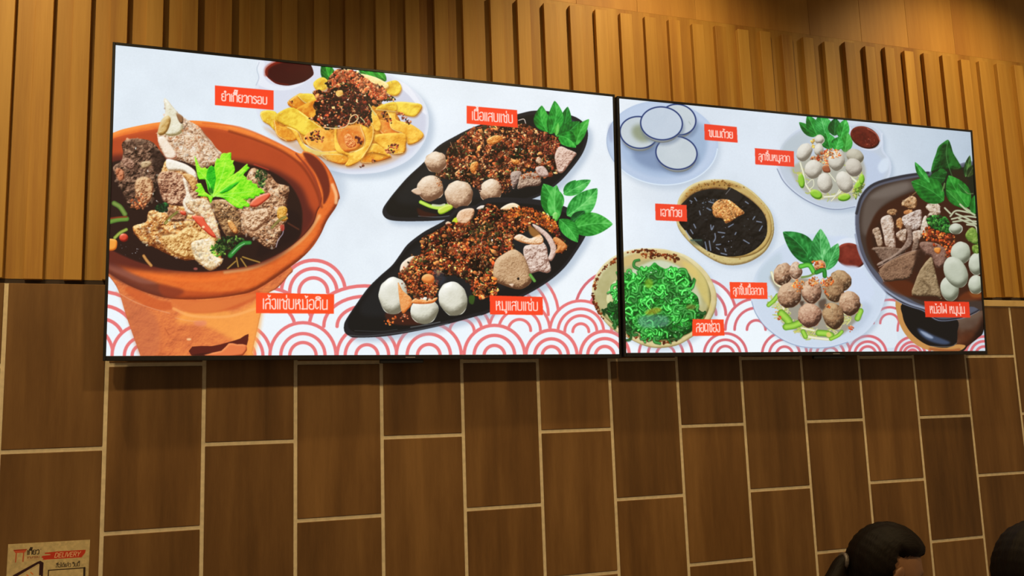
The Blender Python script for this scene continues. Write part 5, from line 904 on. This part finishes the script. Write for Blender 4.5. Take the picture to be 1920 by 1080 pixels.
# ---------------------------------------------------------------- delivery notice
GL.update({'D': (.62, [[(.1, 0), (.1, 1), (.35, 1), (.52, .8), (.52, .2), (.35, 0), (.1, 0)]]), 'E': (.5, [[(.42, 0), (.08, 0), (.08, 1), (.42, 1)], [(.08, .5), (.36, .5)]]), 'L': (.46, [[(.08, 0), (.08, 1), (.4, 1)]]), 'I': (.2, [[(.1, 0), (.1, 1)]]),
 'V': (.54, [[(.04, 0), (.26, 1), (.48, 0)]]), 'R': (.56, [[(.08, 1), (.08, 0), (.36, 0), (.46, .25), (.36, .5), (.08, .5)], [(.26, .5), (.48, 1)]]), 'Y': (.54, [[(.04, 0), (.26, .5), (.48, 0)], [(.26, .5), (.26, 1)]])})
def paint_notice():
    c = Canvas(0, 0, 380, 560, 1); c.a[:] = col((200, 178, 132)); c.a *= 1+c.fbm(14, 3)[..., None]*.14+c.noise(2, 5)[..., None]*.06
    RD = (196, 58, 36)
    def T(*p): return [((a-150)*.262, (b-385)*.262) for a, b in p]    # traced from the leaning sheet: undo the lean
    def S(*p): return [(a-(b*0.0), b) for a, b in [(x, y+(x)*.055) for x, y in T(*p)]]
    for p in (((245,490),(480,475),(470,510),(440,545),(280,550),(262,520)),): flat(c, S(*p), (205,90,60), 1, 0, 0)
    stroke(c, S((300,550),(295,720)), 5, (190,80,50)); stroke(c, S((428,545),(422,710)), 5, (190,80,50)); stroke(c, S((255,500),(475,488)), 4, (150,50,30))
    def word(t, x, y, w, h, lw, cc):
        st, wd = layout(t)
        for s in st: stroke(c, [(x+w*a/wd, y+h*b) for a, b in s], lw, cc, smooth=4 if len(s) > 2 else 0)
    x0, y0 = S((490, 500))[0]; word('เกี๊ยว', x0, y0+1, 57, 21, 4, (40,30,24)); dots(c, ell(*S((725,480))[0], 2, 2), 3, (1.4,1.6), [(50,40,30)])
    word('ชามกรอบ', x0, y0+32, 58, 9, 2.2, (150,90,60)); stroke(c, [(x0, y0+48), (x0+58, y0+48)], 1.6, (200,130,90))
    flat(c, S((800,550),(1000,530),(1530,500),(1520,560),(1460,645),(1000,670),(760,685),(780,665),(740,630),(770,605),(890,595),(900,578),(800,572)), RD, 1, 0, 0); stroke(c, S((770,605),(900,590)), 2, (200,178,132))
    q = S((965, 560), (1430, 535)); st, wd = layout('DELIVERY')
    for s in st: stroke(c, [(q[0][0]+(q[1][0]-q[0][0])*a/wd+(1-b)*5, q[0][1]+(q[1][1]-q[0][1])*a/wd+22*b) for a, b in s], 3, (238,205,160), smooth=0)
    x1, y1 = S((1010, 775))[0]; word('สั่งได้แล้ว วันนี้'.replace('ั', 'ิ'), x1, y1, 112, 16, 2.6, (60,48,36))
    # a phone drawn in dark outline, and the empty framed box beside it
    stroke(c, S((280,980),(690,735),(735,750),(735,960)), 10, (50,20,26), smooth=0); stroke(c, [(8, 180), (150, 96), (162, 104), (162, 360), (30, 430), (8, 420), (8, 180)], 9, (50,20,26), smooth=0)
    flat(c, [(20,190),(148,112),(150,350),(34,412)], (214,192,150), 1, 0, 0)
    for i in range(4): stroke(c, [(56+i*18, 176-i*10), (66+i*18, 186-i*10)], 5, (226,120,50), smooth=0)
    x2, y2 = S((880, 885))[0]; fr = [(x2, y2), (x2+166, y2-1), (x2+170, y2+170), (x2, y2+172), (x2, y2)]
    stroke(c, fr, 5, (52,36,24), smooth=0); stroke(c, [(x2+168, y2), (x2+172, y2+170)], 10, (46,30,22), smooth=0)
    return c.a
bm = bmesh.new(); me = bpy.data.meshes.new('notice'); w_, h_, t_ = .183, .27, .0006
me.from_pydata([(0, -t_, -h_), (w_, -t_, -h_), (w_, -t_, 0), (0, -t_, 0), (0, 0, -h_), (w_, 0, -h_), (w_, 0, 0), (0, 0, 0)], [], [(0, 1, 2, 3), (5, 4, 7, 6), (4, 5, 1, 0), (3, 2, 6, 7), (4, 0, 3, 7), (1, 5, 6, 2)]); bm.free()
uv = me.uv_layers.new(name='UVMap')
for i, c in enumerate(((0, 0), (1, 0), (1, 1), (0, 1))): uv.data[i].uv = c
for i in range(4, 24): uv.data[i].uv = (.02, .98)
nt_ = link('paper_notice', me, picture('notice_print', paint_notice(), rough=.6), None, P(.1285, 1.8215)+Vector((0, -.0036, 0))); nt_.rotation_euler = (0, .012, 0)
thing(nt_, 'beige paper delivery notice with red banner, stuck to the tiles at lower left', 'notice')
# ---------------------------------------------------------------- guests
M_HAIR, nt, b = mat('black_hair'); tc = N(nt, 'ShaderNodeTexCoord'); mp = N(nt, 'ShaderNodeMapping'); mp.inputs['Scale'].default_value = (30, 260, 60); nz = N(nt, 'ShaderNodeTexNoise', Scale=1.0, Detail=4.0)
lk(nt, tc.outputs['Object'], mp.inputs['Vector']); lk(nt, mp.outputs[0], nz.inputs['Vector']); rr_ = N(nt, 'ShaderNodeValToRGB'); rr_.color_ramp.elements[0].color = (.0022, .0015, .001, 1); rr_.color_ramp.elements[1].color = (.010, .005, .0025, 1)
lk(nt, nz.outputs['Fac'], rr_.inputs['Fac']); lk(nt, rr_.outputs['Color'], b.inputs['Base Color']); b.inputs['Roughness'].default_value = .6; b.inputs['Specular IOR Level'].default_value = .12
bp = N(nt, 'ShaderNodeBump', Strength=.5, Distance=.003); lk(nt, nz.outputs['Fac'], bp.inputs['Height']); lk(nt, bp.outputs[0], b.inputs['Normal'])
M_SKIN = plain('skin', (.27, .125, .055), .5, noise=.08, scale=30); M_EYE = plain('eye_white', (.6, .55, .5), .2, noise=.02); M_IRIS = plain('dark_iris', (.02, .01, .008), .2, noise=.1); M_LIP = plain('lips', (.30, .09, .06), .45, noise=.1)
M_SHIRT = plain('black_shirt', (.02, .02, .024), .85, noise=.2, scale=40); M_TROU = plain('dark_trousers', (.03, .035, .05), .85, noise=.2, scale=40); M_SHOE = plain('dark_shoes', (.02, .016, .014), .5, noise=.2); M_TIE = plain('hair_tie', (.10, .08, .07), .35, noise=.4, scale=200)
def skin_chain(name, pts, edges, m, parent, sub=2, root=0):
    me = bpy.data.meshes.new(name); me.from_pydata([p[:3] for p in pts], edges, []); o = link(name, me, m, parent)
    md = o.modifiers.new('s', 'SKIN'); md.use_smooth_shade = True; sv = me.skin_vertices[0].data
    for i, p_ in enumerate(pts): r = p_[3]; sv[i].radius = r if isinstance(r, tuple) else (r, r); sv[i].use_root = (i == root)
    s = o.modifiers.new('u', 'SUBSURF'); s.levels = s.render_levels = sub; s2 = o
    dg = bpy.context.evaluated_depsgraph_get(); ev = o.evaluated_get(dg); nm = bpy.data.meshes.new_from_object(ev); o.modifiers.clear(); o.data = nm
    nm.polygons.foreach_set('use_smooth', [True]*len(nm.polygons))
    if not nm.materials: nm.materials.append(m)
    return o
def head_shape(v):
    """unit sphere point -> head surface; +x face, +y left, +z up, metres, centre at the ears"""
    x, y, z = v; X = .096*x; Y = .073*y; Zz = .105*z
    if z < 0: k = 1+z*.0; Zz = .128*z; Y *= 1-.42*(-z)**1.6; X = X*(1-.22*(-z)**2)+(.018*(-z) if x > -.2 else 0)
    if x > .35: X -= (.010*(abs(z) < .12))*0
    f = max(0, x)
    g_ = lambda a, s: math.exp(-(a/s)**2)
    X += f*(.024*g_(z+.30, .13)*g_(y, .13)+.012*g_(z+.12, .2)*g_(y, .1)+.006*g_(z-.16, .1)*g_(abs(y)-.28, .25)-.012*g_(z+.04, .1)*g_(abs(y)-.38, .17)+.010*g_(z+.62, .09)*g_(y, .28)-.006*g_(z+.74, .06)*g_(y, .3)+.014*g_(z+.92, .14)*g_(y, .3))
    Y += (1 if y > 0 else -1)*.006*g_(z+.34, .2)*g_(abs(y)-.7, .3)*f*2
    return Vector((X, Y, Zz))
def sphere_bm(n=3): bm = bmesh.new(); bmesh.ops.create_icosphere(bm, subdivisions=n, radius=1); return bm
def person(name, base, head_at, pitch, yaw, long_hair, label, body_yaw):
    """base: seat centre on the floor; head_at: centre of the head, both in the room"""
    e = empty(name, base); thing(e, label, 'person'); hx, hy, hz = Vector(head_at)-Vector(base)
    fw = Vector((math.cos(body_yaw), math.sin(body_yaw), 0)); lf = Vector((-fw.y, fw.x, 0))
    Mh = Matrix.Translation((hx, hy, hz))@Matrix.Rotation(yaw, 4, 'Z')@Matrix.Rotation(pitch, 4, 'Y')
    nb = Mh@Vector((-.035, 0, -.07)); sh = .575
    def W(a, l, z): v = fw*a+lf*l; return (v.x, v.y, z)
    S = .46                                           # seat height
    neck = (hx-fw.x*.08, hy-fw.y*.08, hz-.19)
    # body: pelvis - spine - neck, arms to the lap, legs to the floor; one continuous skinned mesh
    pts = [(*W(0, 0, S+.10), (.15, .11)), (*W(.01, 0, S+.28), (.13, .10)), (*W(.02, 0, S+.44), (.15, .10)), (neck[0], neck[1], neck[2], .052), (*(Mh@Vector((-.02, 0, -.045))), .05)]
    ed = [(0, 1), (1, 2), (2, 3), (3, 4)]
    def add(p_, i): pts.append(p_); ed.append((i, len(pts)-1)); return len(pts)-1
    hands = []
    for s in (1, -1):
        a = add((*W(.02, .17*s, S+.46), .052), 2); a = add((*W(.06, .215*s, S+.24), .042), a); a = add((*W(.27, .14*s, S+.20), .033), a); a = add((*W(.33, .11*s, S+.21), .024), a); hands.append((a, s))
        k = add((*W(.05, .09*s, S+.075), .085), 0); k = add((*W(.42, .11*s, S+.07), .062), k); k = add((*W(.43, .11*s, .25), .052), k); k = add((*W(.42, .11*s, .07), .036), k); add((*W(.56, .12*s, .035), .032), k)
    body = skin_chain('body', pts, ed, M_SKIN, e)
    for a, s in hands:                                # palm with four fingers and a thumb each, resting on the knee
        c = Vector(pts[a][:3]); hp = [(*c, (.03, .014))]; he = []
        pal = c+fw*.07; hp.append((*pal, (.036, .013))); he.append((0, 1))
        for j, (o_, L_) in enumerate(((-.027, .055), (-.009, .07), (.010, .066), (.027, .05))):
            q1 = pal+fw*.02+lf*(o_); q2 = q1+fw*L_*.5+Vector((0, 0, .004)); q3 = q1+fw*L_*.9+Vector((0, 0, -.014)); n0 = len(hp); hp += [(*q1, .0095), (*q2, .0085), (*q3, .007)]; he += [(1, n0), (n0, n0+1), (n0+1, n0+2)]
        t1 = c+fw*.03-lf*(s*.035); t2 = t1+fw*.03-lf*(s*.02)+Vector((0, 0, -.006)); n0 = len(hp); hp += [(*t1, .011), (*t2, .0085)]; he += [(0, n0), (n0, n0+1)]
        skin_chain('hand', hp, he, M_SKIN, body, 1)
    sp = [(*W(0, 0, S+.09), (.165, .125)), (*W(.01, 0, S+.28), (.145, .115)), (*W(.02, 0, S+.44), (.162, .112)), (neck[0]*.6+pts[2][0]*.4, neck[1]*.6+pts[2][1]*.4, neck[2]*.55+(S+.44)*.45, .066)]; se = [(0, 1), (1, 2), (2, 3)]
    for s in (1, -1):
        sp.append((*W(.02, .17*s, S+.46), .062)); se.append((2, len(sp)-1)); sp.append((*W(.05, .21*s, S+.29), .056)); se.append((len(sp)-2, len(sp)-1))
    skin_chain('shirt', sp, se, M_SHIRT, e)
    tp = [(*W(0, 0, S+.095), (.158, .118))]; te = []
    for s in (1, -1):
        a = 0
        for q_ in ((*W(.05, .09*s, S+.08), .094), (*W(.42, .11*s, S+.07), .072), (*W(.43, .11*s, .25), .062), (*W(.42, .11*s, .10), .05)): tp.append(q_); te.append((a, len(tp)-1)); a = len(tp)-1
    skin_chain('trousers', tp, te, M_TROU, e)
    for s in (1, -1): skin_chain('shoe', [(*W(.38, .11*s, .045), (.045, .04)), (*W(.50, .12*s, .04), (.045, .035)), (*W(.60, .125*s, .032), (.04, .026))], [(0, 1), (1, 2)], M_SHOE, e, 2)
    bm = sphere_bm(5)
    for v in bm.verts: v.co = Mh@head_shape(v.co)
    hd = bm_obj('head', bm, M_SKIN, e, smooth=True)
    for s in (1, -1):                                 # ears, eyes
        bm = sphere_bm(2)
        for v in bm.verts: c = v.co; v.co = Mh@Vector((-.008+.018*c.x+.006*c.z, s*(.074+.007*c.y+.006*(c.x < 0)), -.018+.031*c.z))
        bm_obj('ear', bm, M_SKIN, hd, smooth=True)
        bm = sphere_bm(2)
        for v in bm.verts: v.co = Mh@(Vector((.079, s*.030, -.004))+v.co*.0125)
        bm_obj('eye', bm, M_EYE, hd, smooth=True)
        bm = sphere_bm(1)
        for v in bm.verts: v.co = Mh@(Vector((.0885, s*.030, -.005))+v.co*.005)
        bm_obj('iris', bm, M_IRIS, hd, smooth=True)
    bm = sphere_bm(2)
    for v in bm.verts: v.co = Mh@Vector((.100+.007*v.co.x-.0*abs(v.co.y), .024*v.co.y, -.079+.006*v.co.z))
    bm_obj('lips', bm, M_LIP, hd, smooth=True)
    # hair: a cap that follows the skull, thick over the crown, ending at the hairline
    bm = sphere_bm(5); kill = []
    for v in bm.verts:
        c = v.co.copy(); s0 = head_shape(c); lim = (.30+.34*max(0, c.x)+(.0 if long_hair else -.02)) if c.x > -.2 else (-.05-.6*(-c.x+.05) if abs(c.y) > .55 else -.62)
        if c.x <= -.2 and abs(c.y) <= .55: lim = -.60
        if abs(c.y) > .45 and c.x > -.2: lim = .36+.3*max(0, c.x)
        t = c.z-lim; wv = .0015*math.sin(c.y*19+c.x*7)+.001*math.sin(c.z*31+c.x*13)
        th = .022+wv+(.004*max(0, -c.x))+.005*max(0, c.x-.45)*(1 if long_hair else 0); th *= min(1, max(0, t/.16))**.5 if t > 0 else 0
        if t <= -.03: kill.append(v)
        v.co = Mh@(s0*(1+(th+.0005)/max(.05, s0.length)) if t > 0 else s0*.985)
    bmesh.ops.delete(bm, geom=kill, context='VERTS')
    bm_obj('hair', bm, M_HAIR, hd, smooth=True)
    return e, Mh, hd
# guest with the ponytail, in profile to the right, head bowed
e1, Mh, hd = person('person', (2.17, -.40, 0), (2.353, -.384, 1.148), .38, -.22, True, 'dark-haired person with a ponytail, head bowed to the right, below the right screen', .08)
t0 = Mh@Vector((-.118, 0, -.028)); out = (Mh.to_3x3()@Vector((-1, 0, -.12))).normalized()
bk = Vector((-.80, -.05, -.62)).normalized()
pp = [t0, t0+out*.025, t0+bk*.06, t0+bk*.13+Vector((0, 0, -.006)), t0+bk*.2+Vector((.01, 0, -.03)), t0+bk*.26+Vector((.03, 0, -.07))]
skin_chain('ponytail', [(*(p_), r) for p_, r in zip(pp, (.03, .022, .029, .032, .026, .010))], [(i, i+1) for i in range(5)], M_HAIR, hd)
bm = bmesh.new(); ring(bm, .016, .0265, -.005, .005, 16)
q_ = out.to_track_quat('Z', 'Y').to_matrix().to_4x4()
for v in bm.verts: v.co = (Matrix.Translation(t0+out*.016)@q_)@v.co
bm_obj('hair_tie', bm, M_TIE, hd, smooth=True)
person('person', (2.22, -.90, 0), (2.368, -.876, 1.193), .12, .25, False, 'person with short black hair at the lower right edge of the photo, face turned away', .15)
# stools under them
M_STOOL = wood('stool_wood', (.12, .06, .025), (.2, .1, .04), (.28, .15, .06), band=6, fine=50, stretch=.2)
def stool(x, y, label):
    e = empty('stool', (x, y, 0)); thing(e, label, 'stool', 'stools by the wall')
    bm = bmesh.new(); box(bm, -.17, .17, -.17, .17, .425, .455, bev=.006); bm_obj('seat', bm, M_STOOL, e)
    for a in (-1, 1):
        for c in (-1, 1): bm = bmesh.new(); box(bm, a*.14-.016, a*.14+.016, c*.14-.016, c*.14+.016, 0, .425); bm_obj('leg', bm, M_STOOL, e)
    return e
stool(2.17, -.40, 'square wooden stool under the person with the ponytail, below the frame')
stool(2.22, -.90, 'square wooden stool under the short-haired person, below the frame')
